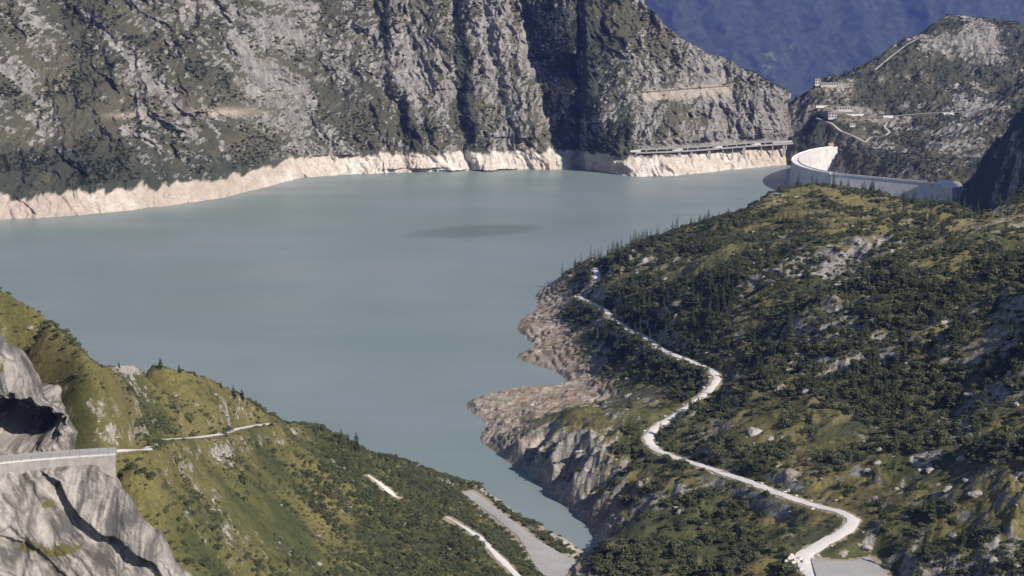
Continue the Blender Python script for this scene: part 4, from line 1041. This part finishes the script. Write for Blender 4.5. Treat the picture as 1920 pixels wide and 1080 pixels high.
for i in np.nonzero(own)[0]:
    o = link('bush', SHR[bw[i]], None, None, (bx[i], by[i], bz[i] - 0.15)); o.rotation_euler = (0, 0, brot[i]); o.scale = (bs[i], bs[i], bs[i] * bsq[i])
    zn = zone(bpx[i], bpy_[i], bk[i]); tag(o, 'rounded dark green bush ' + zn, 'bush', 'bushes ' + zn)

def conifer(x, y, z, h, kind_, rot, label, group=None, w=1.0):
    e = empty('conifer_tree', (x, y, z), rot); e.scale = (h * w, h * w, h)
    tag(e, label, 'tree', group)
    cm, tm = CON[kind_]
    link('crown', cm, None, e); link('trunk', tm, None, e); return e
ridge_trees = [(1328, 428, 36, 'tallest dark spruce standing against the lake on the knoll skyline'), (1296, 430, 22, 'slim dark spruce just left of the tallest skyline spruce'), (1361, 412, 14, 'small spruce right of the tallest one on the knoll skyline'),
               (1247, 452, 26, 'pointed spruce on the skyline above the yellow meadow strip'), (1226, 462, 22, 'short spruce at the left foot of the pointed skyline spruce'), (1193, 482, 32, 'spruce rising from the clump at the skyline above the upper road end'),
               (1208, 474, 24, 'slender spruce in the skyline clump, between two larger ones'), (1177, 488, 30, 'leaning spruce at the left side of the skyline clump'), (1158, 490, 24, 'dense spruce behind the top end of the white road'),
               (1104, 508, 18, 'small spruce left of the top end of the white road'), (1121, 500, 14, 'tiny spruce directly above the top end of the white road'), (1086, 518, 17, 'lowest spruce of the skyline, nearest the lake shore'),
               (1563, 352, 28, 'dark spruce standing in front of the bend in the dam crest'), (1616, 360, 20, 'bushy small spruce in front of the middle of the dam wing wall'), (1700, 384, 13, 'small spruce in front of the dam wing wall near its right end'),
               (1736, 390, 20, 'left one of two narrow spruces at the right end of the dam wall'), (1747, 390, 18, 'right one of two narrow spruces at the right end of the dam wall'), (1502, 352, 12, 'stunted spruce where the knoll meets the dam water face')]
for i, (a, b, hp, lab) in enumerate(ridge_trees):
    p = march(lambda x, y: KN.z(x, y), a, b, 1100, 1700, 2); h = hp * 1.05 * p[1] / F / 10
    conifer(p[0], p[1], p[2] - 0.3, h, i % 4, i * 1.3, lab, None, 1.15 if hp > 25 else 1.3)
left_trees = [(223, 689, 13, 'tiny conifer on the pale rock crest at the left'), (301, 690, 22, 'lone dark conifer on the grassy crest, left of its neighbour'), (336, 698, 17, 'dark conifer second along the grassy crest above the lake'),
              (366, 706, 11, 'small round conifer third along the grassy crest'), (414, 728, 14, 'conifer by the pale rocks on the crest above the lake'), (438, 746, 24, 'taller conifer in the pair at the end of the grassy crest'),
              (454, 752, 22, 'shorter conifer in the pair at the end of the grassy crest'), (603, 808, 16, 'conifer poking out where the left thicket meets the lake'), (640, 836, 34, 'left tree in the trio of spruces above the inlet'),
              (653, 840, 30, 'middle tree in the trio of spruces above the inlet'), (668, 846, 38, 'right and tallest tree in the trio of spruces above the inlet'), (712, 860, 15, 'short conifer by the pale bank past the trio of spruces'),
              (768, 872, 12, 'small conifer on the low bank near the inlet mouth'), (455, 905, 26, 'dark conifer alone in the meadow below the white track'), (540, 1060, 20, 'round dark conifer low in the yellow meadow'), (818, 892, 10, 'little conifer beside the pale shore slab')]
for i, (a, b, hp, lab) in enumerate(left_trees):
    p = march(lambda x, y: LS.z(x, y), a, b, 450, 950, 1); h = hp * 1.05 * p[1] / F / 10
    conifer(p[0], p[1], p[2] - 0.3, h, (0, 2)[i % 2] if hp < 30 else 0, i * 1.7, lab, None, 1.3)
tpx, tpy = project(tx, ty, tzz); ok = tvis & (tpx > 8) & (tpx < 1912) & (tpy < 1070)
rank = np.where(ok, th / ty, 0); order = np.argsort(-rank); town = np.zeros(len(tx), bool); town[order[:265]] = True
trot = RNG.random(len(tx)) * 6.28; tw = RNG.integers(0, 4, len(tx))
for i in np.nonzero(town)[0]:
    zn = zone(tpx[i], tpy[i], 0); conifer(tx[i], ty[i], tzz[i] - 0.3, th[i], int(tw[i]), trot[i], 'dark green spruce ' + zn, 'spruces ' + zn)
r_ = ~town
scatter_stuff('forest', [c[0] for c in CON], np.stack([tx, ty, tzz - 0.3], -1)[r_], th[r_], trot[r_], tw[r_], 'wood of dark spruces on the knoll')

# ---- trees and scrub on the far cliffs and on the hill beyond the dam
def cliff_points(n, prob):
    A = np.linalg.norm(np.cross(np.stack([np.gradient(q, axis=1) for q in (CLIFF['X'], CLIFF['Y'], CLIFF['Z'])], -1), np.stack([np.gradient(q, axis=0) for q in (CLIFF['X'], CLIFF['Y'], CLIFF['Z'])], -1)), axis=-1)
    w = (A * prob).ravel(); w /= w.sum(); return RNG.choice(len(w), n, p=w)
fpX, fpY = CLIFF['PX'], CLIFF['PY']
inview = (fpX > -40) & (fpX < 1500) & (fpY > -60) & (CLIFF['Z'] > 33)
pr = inview * sstep(-0.15, 0.5, fbm(CX, CZ, 45, 3, 431)) * np.clip(0.75 - CLIFF['rock'], 0.02, 1) * (0.5 + 0.9 * np.clip(scrub, 0, 1)) * (1 - 0.85 * nose * sstep(160, 180, fpY))
ci = cliff_points(7500, pr); P_ = cv[ci]; n = len(ci)
scatter_stuff('cliff_scrub', FSHR, P_ - (0, 0, 0.3), 0.7 + 0.9 * RNG.random(n) ** 2, RNG.random(n) * 6.28, RNG.integers(0, 2, n), 'dark scrub clinging to the far cliffs')
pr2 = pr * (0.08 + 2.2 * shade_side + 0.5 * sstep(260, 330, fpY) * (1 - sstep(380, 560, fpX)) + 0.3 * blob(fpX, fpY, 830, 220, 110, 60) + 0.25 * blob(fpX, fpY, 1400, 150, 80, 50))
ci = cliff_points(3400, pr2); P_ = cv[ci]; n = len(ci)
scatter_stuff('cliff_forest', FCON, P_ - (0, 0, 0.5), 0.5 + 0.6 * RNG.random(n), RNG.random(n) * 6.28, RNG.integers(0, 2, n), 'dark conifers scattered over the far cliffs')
hx, hy = jgrid(380, 1200, 2260, 3000, 6.0); ok = (hx / hy > 0.17) & (hx / hy < 0.36); hx, hy = hx[ok], hy[ok]
hz_ = HB.z(hx, hy); hpx, hpy = project(hx, hy, hz_)
hd = 0.42 + 0.7 * fbm(hx, hy, 60, 3, 421) + 0.4 * blob(hpx, hpy, 1700, 160, 110, 45) + 0.5 * blob(hpx, hpy, 1680, 300, 80, 30) + 0.6 * blob(hpx, hpy, 1528, 245, 25, 30) - 0.7 * blob(hpx, hpy, 1575, 213, 50, 18) - 0.5 * blob(hpx, hpy, 1600, 252, 40, 14) - 0.3 * blob(hpx, hpy, 1850, 262, 60, 45)
hd *= sstep(4, 9, HB.lerp(np.minimum(HB.flat, 60), hx, hy))
pk = RNG.random(len(hx)) < hd; P_ = np.stack([hx, hy, hz_ - 0.3], -1)[pk]; n = len(P_)
scatter_stuff('hill_scrub', FSHR + FCON, P_, np.where(RNG.random(n) < 0.8, 1, 1) * (0.6 + 0.7 * RNG.random(n)), RNG.random(n) * 6.28, RNG.choice(4, n, p=[0.42, 0.42, 0.08, 0.08]), 'bushes and small conifers on the hill beyond the dam')
gx2, gy2 = jgrid(480, 800, 1640, 2010, 6.0); ok = (gx2 / gy2 > 0.26) & (gx2 / gy2 < 0.37); gx2, gy2 = gx2[ok], gy2[ok]; pk = RNG.random(len(gx2)) < 0.6
P_ = np.stack([gx2, gy2, GO.z(gx2, gy2) - 0.3], -1)[pk]; n = len(P_)
scatter_stuff('gorge_scrub', FSHR + FCON, P_, 0.6 + 0.7 * RNG.random(n), RNG.random(n) * 6.28, RNG.choice(4, n, p=[0.3, 0.3, 0.2, 0.2]), 'dark scrub on the shaded gorge side')

# ================================================================== boulders
def boulder(x, y, z, s, i, label, group=None, meshes=ROCK, sink=0.25, name='boulder'):
    o = link(name, meshes[i % len(meshes)], None, None, (x, y, z - sink * s * 0.65 + 0.1 * s)); o.scale = (s, s, s * (0.8 + 0.4 * random.random())); o.rotation_euler = (random.uniform(-.2, .2), random.uniform(-.2, .2), random.random() * 6.28)
    tag(o, label, 'boulder', group); return o
named_rocks = [(1415, 812, 44, 'large grey flat-topped boulder on the yellow grass below the woods'), (1250, 800, 14, 'pale boulder at the inner edge of the road above the sharp bend'), (1640, 935, 20, 'pale boulder right of the lower road loop'),
               (1195, 512, 12, 'pale stone on the yellow meadow strip'), (1362, 452, 12, 'white stone high on the knoll below the skyline spruces'), (1335, 558, 14, 'white slab of stone lying in the middle of the wood')]
for i, (a, b, wp_, lab) in enumerate(named_rocks):
    p = march(lambda x, y: KN.z(x, y), a, b, 560, 1600, 1.5); boulder(p[0], p[1], p[2], wp_ * p[1] / F / 2.2, i, lab)
rx_, ry_ = jgrid(30, 560, 580, 1500, 7.5); ok = (rx_ / ry_ > 0.0) & (rx_ / ry_ < 0.34); rx_, ry_ = rx_[ok], ry_[ok]
rd, rz_, rpx, rpy = knoll_density(rx_, ry_)
rp = 0.05 + 0.3 * blob(rpx, rpy, 1700, 870, 220, 70) + 0.25 * blob(rpx, rpy, 1590, 490, 170, 40) + 0.25 * blob(rpx, rpy, 1850, 930, 80, 60) + 0.15 * blob(rpx, rpy, 1240, 895, 60, 20) + 0.15 * blob(rpx, rpy, 1650, 1020, 140, 40)
pk = (RNG.random(len(rx_)) < rp) & (rz_ > 14) & (KN.lerp(np.minimum(KN.flat, 60), rx_, ry_) > 6) & (rpx < 1910) & (rpy < 1070) & ~inside(PADo, rx_, ry_)
pk &= seen(KN, rx_, ry_, rz_ + 0.8, 560)
for i in RNG.permutation(np.nonzero(pk)[0])[:260]:
    zn = zone(rpx[i], rpy[i], 0); boulder(rx_[i], ry_[i], rz_[i], 0.9 + 2.8 * random.random() ** 2, i, 'pale grey weathered boulder ' + zn, 'boulders ' + zn)
# rubble along the drawn-down shore and on crags
ux_, uy_ = jgrid(-40, 260, 680, 1620, 4.2); uz_ = KN.z(ux_, uy_); upx, upy = project(ux_, uy_, uz_)
up_ = 0.28 * (uz_ > 0.3) * (1 - sstep(9, 18, uz_)) + 0.4 * blob(upx, upy, 1060, 590, 50, 30) * (uz_ > 1)
pk = (RNG.random(len(ux_)) < up_) & (KN.lerp(np.minimum(KN.flat, 60), ux_, uy_) > 6); P_ = np.stack([ux_, uy_, uz_], -1)[pk]; n = len(P_)
scatter_stuff('rubble', ROCK, P_, 0.4 + 1.1 * RNG.random(n) ** 3, RNG.random(n) * 6.28, RNG.integers(0, 5, n), 'loose stones on the drawn-down shore')
vx_, vy_ = jgrid(-300, 110, 450, 920, 7.0); ok = (vx_ / vy_ > -0.36) & (vx_ / vy_ < 0.09); vx_, vy_ = vx_[ok], vy_[ok]
vd, vz_, vpx, vpy = slope_density(vx_, vy_); rim = np.interp(vpx, [0, 134, 200, 250, 300, 384], [620, 860, 880, 940, 1000, 1095])
pk = (RNG.random(len(vx_)) < 0.05 + 0.25 * blob(vpx, vpy, 230, 810, 60, 20) + 0.1 * blob(vpx, vpy, 400, 860, 60, 60)) & (vz_ > 8) & (vpx > 0) & (vpy < 1075) & ((vpx > 400) | (vpy < rim)) & (LS.lerp(np.minimum(LS.flat, 60), vx_, vy_) > 5) & seen(LS, vx_, vy_, vz_ + 0.6, 430)
for i in np.nonzero(pk)[0][:90]:
    zn = zone(vpx[i], vpy[i], 1); boulder(vx_[i], vy_[i], vz_[i], 0.5 + 1.3 * random.random() ** 2, i, 'pale weathered boulder ' + zn, 'boulders ' + zn)
# edging stones along the road and the heap of blocks at the yard
for i in range(0, len(KROAD) - 4, 7):
    if random.random() < 0.6:
        t_ = KROAD[min(i + 2, len(KROAD) - 1)] - KROAD[i]; t_ /= np.linalg.norm(t_[:2]) + 1e-9; sgn = random.choice((-1, 1)); p = KROAD[i] + np.array([-t_[1], t_[0], 0]) * sgn * (4.3 + random.random())
        q_ = project(*p)
        if q_[1] < 1078 and not inside(PADo, np.array([p[0]]), np.array([p[1]]))[0]: boulder(p[0], p[1], float(KN.z(p[0], p[1])), 0.5 + 0.6 * random.random(), i, 'small white edging stone along the winding gravel road', 'edging stones along the gravel road', WROCK, 0.1, 'edging_stone')
for i, (a, b, s_) in enumerate(((1482, 1046, 2.3), (1497, 1049, 1.7), (1510, 1056, 2.0), (1481, 1062, 1.2), (1500, 1066, 1.4), (1492, 1072, 1.3), (1508, 1074, 1.7), (1474, 1052, 1.1), (1488, 1056, 1.2))):
    p = march(lambda x, y: KN.z(x, y), a, b, 560, 900, 0.7)
    boulder(p[0], p[1], p[2], s_, i, 'white angular block in the heap beside the grey gravel yard', 'white blocks heaped beside the yard', WROCK, 0.0, 'stone_block')

# ================================================================== buildings and small works
def house(px, py, w, d, h, rz, label, cat='building', roof='flat', wallm='plaster', roofm='roof_grey', rows=1, cols=3, y=None, name='mountain_building', zoff=0.0):
    p = at_y(px, py, y) if y else march(lambda a, b: HB.z(a, b), px, py, 2300, 3000, 2)
    e = empty(name, (p[0], p[1], p[2] - 0.5 + zoff), rz); tag(e, label, cat)
    m = MB(); m.box((0, 0, h / 2 - 1.5), (w, d, h + 3)); m.build('wall', M[wallm], e)
    m = MB()
    if roof == 'flat': m.box((0, 0, h + 0.3), (w + 1.2, d + 1.2, 0.6))
    else:
        m.add([(-w / 2 - .6, -d / 2 - .6, h), (w / 2 + .6, -d / 2 - .6, h), (w / 2 + .6, d / 2 + .6, h), (-w / 2 - .6, d / 2 + .6, h), (-w / 2 - .6, 0, h + d * .4), (w / 2 + .6, 0, h + d * .4)],
              [(0, 1, 5, 4), (2, 3, 4, 5), (0, 4, 3), (1, 2, 5), (3, 2, 1, 0)])
    m.build('roof', M[roofm], e)
    for r0 in range(rows):
        for c0 in range(cols):
            m = MB(); m.box((-w / 2 + w * (c0 + .5) / cols, -d / 2 - 0.02, h * (r0 + .55) / rows), (w / cols * 0.6, 0.25, h / rows * 0.5)); m.build('window', M['dark_glass'], e)
    return e
house(1582, 206, 26, 9, 5, 0.05, 'long pale flat-roofed building on the upper terrace beyond the dam', cols=6)
house(1560, 222, 13, 9, 8, 0.0, 'pale building with dark glazed front below the long terrace building', rows=2, cols=3)
house(1597, 236, 10, 5, 3.5, 0.4, 'small white shed on the slope below the terrace buildings', cols=2)
house(1619, 242, 5, 4, 3, 0.0, 'tiny white hut beside the zigzag path beyond the dam', cols=1)
house(1532, 158, 9, 8, 8, 0.1, 'pale square building at the left edge of the hill crest', rows=2, cols=2)
house(1557, 161, 34, 7, 4, 0.08, 'long low pale building on the hill crest above the terraces', cols=8)
house(1557, 277, 8, 7, 5, 0.3, 'small hut with orange roof at the far end of the dam', 'hut', 'gable', 'plaster', 'roof_orange', cols=2, y=2545, name='dam_keeper_hut')
for i, (a, b, w, lab) in enumerate(((1600, 218, 34, 'pale terrace wall right of the glazed building beyond the dam'), (1665, 223, 16, 'short pale retaining wall beside the upper path'), (1545, 201, 26, 'pale terrace wall left of the long building'), (1775, 215, 22, 'pale retaining wall under the upper path at the right'))):
    p = march(lambda x, y: HB.z(x, y), a, b, 2300, 3000, 2); m = MB()
    m.box((0, 0, 0), (w, 1.2, 4)); m.box((0, -0.2, 2.2), (w + 0.4, 1.8, 0.4)); tag(m.build('retaining_wall', M['white_concrete'], None, (p[0], p[1], p[2] + 0.6)), lab, 'wall')
# near abutment block and the arched portal under it
ab = [at_z(a, b, CREST) for a, b in ((1757, 339.5), (1776, 338), (1790, 344), (1797, 352), (1786, 353.5), (1772, 350), (1759, 345))]
m = MB(); m.ngon_prism([tuple(p[:2] - D0[:2]) for p in ab], -40, CREST + 0.6); m.build('abutment', M['concrete'], dam)
pc_ = np.mean([p[:2] for p in ab], 0); m = MB(); m.ngon_prism([tuple(pc_ + (p[:2] - pc_) * 0.98 - D0[:2]) for p in ab], CREST + 0.604, CREST + 0.9); m.build('crest_road', M['white_concrete'], dam)
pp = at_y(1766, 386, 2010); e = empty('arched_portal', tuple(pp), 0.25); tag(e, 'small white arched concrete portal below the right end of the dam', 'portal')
m = MB(); n = 14; o_ = [(9 * math.cos(math.pi * k / n), 9 * math.sin(math.pi * k / n)) for k in range(n + 1)]; i_ = [(4.2 * math.cos(math.pi * k / n), 5 * math.sin(math.pi * k / n)) for k in range(n + 1)]
V_ = [(x, yy, z) for yy in (-2, 2) for x, z in o_ + i_]; q = 2 * (n + 1); f_ = []
for k in range(n):
    f_ += [(k, k + 1, n + 2 + k, n + 1 + k), (q + k + 1, q + k, q + n + 1 + k, q + n + 2 + k), (k, q + k, q + k + 1, k + 1), (n + 1 + k, n + 2 + k, q + n + 2 + k, q + n + 1 + k)]
m.add(V_, f_); m.build('arch', M['white_concrete'], e)
m = MB(); m.box((0, 1.6, 2.3), (8.6, 0.4, 4.8)); m.build('opening', M['dark_opening'], e)  # black panel across the arch paints the shade of its depth

# ---- covered railway gallery along the far shore
def cliff_hit(px, py):
    d = (CLPX - px) ** 2 + (CLPY - py) ** 2; i = int(np.argmin(d)); return cv[i].copy()
CLPX, CLPY = project(cv[:, 0], cv[:, 1], cv[:, 2]); CLPX = np.where(np.repeat(tz_ <= 1, NCX), CLPX, 1e6)
gp = np.array([cliff_hit(a, b) for a, b in zip(np.linspace(1192, 1478, 33), np.linspace(284, 272, 33))])
gp[:, 0] = np.linspace(gp[0, 0], gp[-1, 0], 33)
gpy_ = np.array([np.min(gp[max(0, i - 3):i + 4, 1]) for i in range(33)])
for _ in range(14): gpy_[1:-1] = (gpy_[:-2] + 2 * gpy_[1:-1] + gpy_[2:]) / 4
gpy_ -= 1.5
def gat(f_): return np.interp(f_ * 4, range(33), gpath[:, 0]) - E0[0], np.interp(f_ * 4, range(33), gpath[:, 1]) - E0[1]
gz0 = np.mean([at_y(a, b, yy)[2] for a, b, yy in zip((1192, 1300, 1400, 1478), (284, 281, 277, 273), np.interp([0, .35, .7, 1], np.linspace(0, 1, 33), gpy_))])
e = empty('railway_gallery', (gp[0, 0], gpy_[0], gz0)); tag(e, 'long pale covered railway gallery along the far shore below the quarried rock', 'gallery'); E0 = np.array(e.location)
gpath = np.column_stack([gp[:, 0], gpy_, np.full(33, gz0)])
def strip(name, y0, y1, z0, z1, mat, i0=0, i1=32):
    m = MB(); vs = []
    for i in range(i0, i1 + 1):
        x, yy = gpath[i, 0] - E0[0], gpath[i, 1] - E0[1]
        vs += [(x, yy + y0, z0), (x, yy + y1, z0), (x, yy + y1, z1), (x, yy + y0, z1)]
    k_ = i1 - i0; fs = [(0, 1, 2, 3), (4 * k_ + 3, 4 * k_ + 2, 4 * k_ + 1, 4 * k_)]
    for i in range(k_):
        for j in range(4): fs.append((4 * i + j, 4 * i + 4 + j, 4 * i + 4 + (j + 1) % 4, 4 * i + (j + 1) % 4))
    m.add(vs, fs); m.build(name, mat, e)
strip('deck', -1, 14, -0.4, 1.4, M['wall_concrete'])
strip('back_wall', 8, 10, 1.603, 4.8, M['roof_grey'])
strip('roof', 0, 14, 4.803, 5.8, M['wall_concrete'], 0, 28)
for k_ in range(15):
    f_ = k_ / 14 * 7; x, yy = gat(f_)
    m = MB(); m.box((x, yy + 0.7, 3.2), (0.9 if k_ % 4 else 16.0, 0.9, 3.19)); m.build('post', M['concrete'], e)
for f_, w in ((0.0, 3), (0.85, 1.2), (1.45, 1.2), (2.1, 5), (2.7, 3), (3.6, 4), (4.3, 1.5), (4.8, 1.5), (5.4, 5), (6.3, 1.5), (6.9, 2), (7.5, 4)):
    x, yy = gat(f_)
    m = MB(); m.box((x, yy + 1.6, -9.6), (w, 2.2, 15.9), 0, 0.9); m.build('pier', M['wall_concrete'], e)

# ---- retaining wall, railing and carriageway of the cut road at the left
def wall_strip(P, o0, o1, z0, z1):
    T = np.gradient(P[:, :2], axis=0); T /= np.linalg.norm(T, axis=1)[:, None]; Nn = np.stack([-T[:, 1], T[:, 0]], -1); m = MB(); vs = []
    for p, nn in zip(P, Nn): vs += [(p[0] + nn[0] * o, p[1] + nn[1] * o, z) for o, z in ((o0, z0), (o1, z0), (o1, z1), (o0, z1))]
    L = len(P) - 1; fs = [(0, 1, 2, 3), (4 * L + 3, 4 * L + 2, 4 * L + 1, 4 * L)]
    for i in range(L):
        for j in range(4): fs.append((4 * i + j, 4 * i + 4 + j, 4 * i + 4 + (j + 1) % 4, 4 * i + (j + 1) % 4))
    m.add(vs, fs); return m
e = empty('retaining_wall', (0, 0, 0)); tag(e, 'grey concrete retaining wall of the road under the overhanging rock', 'wall')
wall_strip(WP, -0.7, 0.7, zw - 12, zw - 0.003).build('wall', M['wall_concrete'], e)
wall_strip(WP, -0.85, 0.75, zw, zw + 0.35).build('coping', M['concrete'], e)
m = wall_strip(WP, 0.8, 11, zw - 3, zw - 0.6); tag(m.build('road', M['grey_gravel']), kind='structure')
e = empty('railing', tuple(WP[len(WP) // 2][:2]) + (zw,)); tag(e, 'thin steel railing standing on the grey retaining wall', 'railing'); R0 = np.array(e.location)
L_ = len(WP)
for i in range(0, L_, 3):
    p = WP[i] - R0; tall = 2.6 if i > L_ * 0.66 else 1.3
    m = MB(); m.box((p[0], p[1] - 0.0, 0.35 + tall / 2), (0.14, 0.14, tall)); m.build('post', M['steel'], e)
m = MB()
for zz in (0.9, 1.5):
    for i in range(0, L_ - 3, 3):
        a, b = WP[i] - R0, WP[i + 3] - R0; m.tube((a[0], a[1], zz), (b[0], b[1], zz), 0.05, 0.05, 5)
m.build('rail', M['steel'], e)

# ---- dark car on the upper stretch of the road
p = march(lambda x, y: KN.z(x, y), 1147, 597, 700, 1500, 1.0); j = int(np.argmin(np.hypot(KROAD[:, 0] - p[0], KROAD[:, 1] - p[1]))); t_ = KROAD[j + 3] - KROAD[j - 3]
e = empty('parked_car', tuple(KROAD[j] + (0, 0, 0.32)), math.atan2(t_[1], t_[0])); tag(e, 'small dark car on the upper stretch of the winding gravel road', 'car')
def hull(secs, mat, name):
    m = MB(); vs = []
    for x, w, z0, z1 in secs: vs += [(x, -w, z0), (x, w, z0), (x, w * .94, z1), (x, -w * .94, z1)]
    L = len(secs) - 1; fs = [(0, 1, 2, 3), (4 * L + 3, 4 * L + 2, 4 * L + 1, 4 * L)]
    for i in range(L):
        for k2 in range(4): fs.append((4 * i + k2, 4 * i + 4 + k2, 4 * i + 4 + (k2 + 1) % 4, 4 * i + (k2 + 1) % 4))
    m.add(vs, fs); o = m.build(name, mat, e); b = o.modifiers.new('b', 'BEVEL'); b.width = 0.06; b.segments = 2; return o
hull([(-2.15, .8, .45, .85), (-2.0, .88, .32, .98), (-0.9, .9, .28, 1.0), (.9, .9, .28, .98), (1.9, .86, .32, .85), (2.15, .76, .42, .72)], M['car_paint'], 'body')
hull([(-2.0, .74, .985, 1.05), (-1.5, .76, .985, 1.52), (0.2, .76, .985, 1.56), (1.0, .74, .985, 1.0)], M['dark_glass'], 'cabin')
m = MB(); m.box((-0.6, 0, 1.57), (1.7, 1.36, .06)); m.build('roof', M['car_paint'], e)
for x in (-1.35, 1.35):
    for yy in (-.82, .82):
        m = MB(); m.tube((x, yy - .11, .33), (x, yy + .11, .33), .33, .33, 14); m.build('wheel', M['tyre'], e)
# ================================================================== light, air, camera
SUN = np.array([0.585, -0.565, 0.582]); SUN /= np.linalg.norm(SUN)
sd = bpy.data.lights.new('sun', 'SUN'); sd.energy = 4.7; sd.angle = math.radians(0.5); sd.color = (1.0, 0.93, 0.84)
so = bpy.data.objects.new('sun', sd); COL.objects.link(so)
from mathutils import Vector
so.rotation_euler = Vector(SUN).to_track_quat('Z', 'Y').to_euler()
W = bpy.data.worlds.new('World'); SC.world = W; W.use_nodes = True
wt = W.node_tree; bg = wt.nodes['Background']
sk = wt.nodes.new('ShaderNodeTexSky'); sk.sky_type = 'NISHITA'; sk.sun_disc = False
sk.sun_elevation = math.asin(SUN[2]); sk.sun_rotation = math.atan2(SUN[0], SUN[1]); sk.altitude = 1900
wt.links.new(sk.outputs[0], bg.inputs[0]); bg.inputs[1].default_value = 0.075
hz = MB(); hz.box((3000, 8000, 250), (13000, 20000, 3900))
hm = bpy.data.materials.new('air'); hm.use_nodes = True; ht = hm.node_tree; ht.nodes.clear()
ho = ht.nodes.new('ShaderNodeOutputMaterial'); hv = ht.nodes.new('ShaderNodeVolumePrincipled')
hv.inputs['Color'].default_value = (0.22, 0.31, 1.0, 1); hv.inputs['Density'].default_value = 2.7e-5
ht.links.new(hv.outputs[0], ho.inputs['Volume'])
HAZE = True
if HAZE: tag(hz.build('haze', hm), kind='stuff')
cd = bpy.data.cameras.new('camera'); cd.sensor_width = 36; cd.lens = 36 * F / 1920; cd.clip_start = 1; cd.clip_end = 40000
co_ = bpy.data.objects.new('camera', cd); COL.objects.link(co_); co_.location = (0, 0, H); co_.rotation_euler = (math.pi / 2 - TH, 0, 0)
SC.camera = co_
SC.view_settings.view_transform = 'Standard'; SC.view_settings.look = 'None'; SC.view_settings.gamma = 1.0; SC.view_settings.exposure = 0.55
SC.view_settings.use_curve_mapping = False
SC.cycles.max_bounces = 6; SC.cycles.volume_bounces = 0; SC.cycles.use_denoising = True
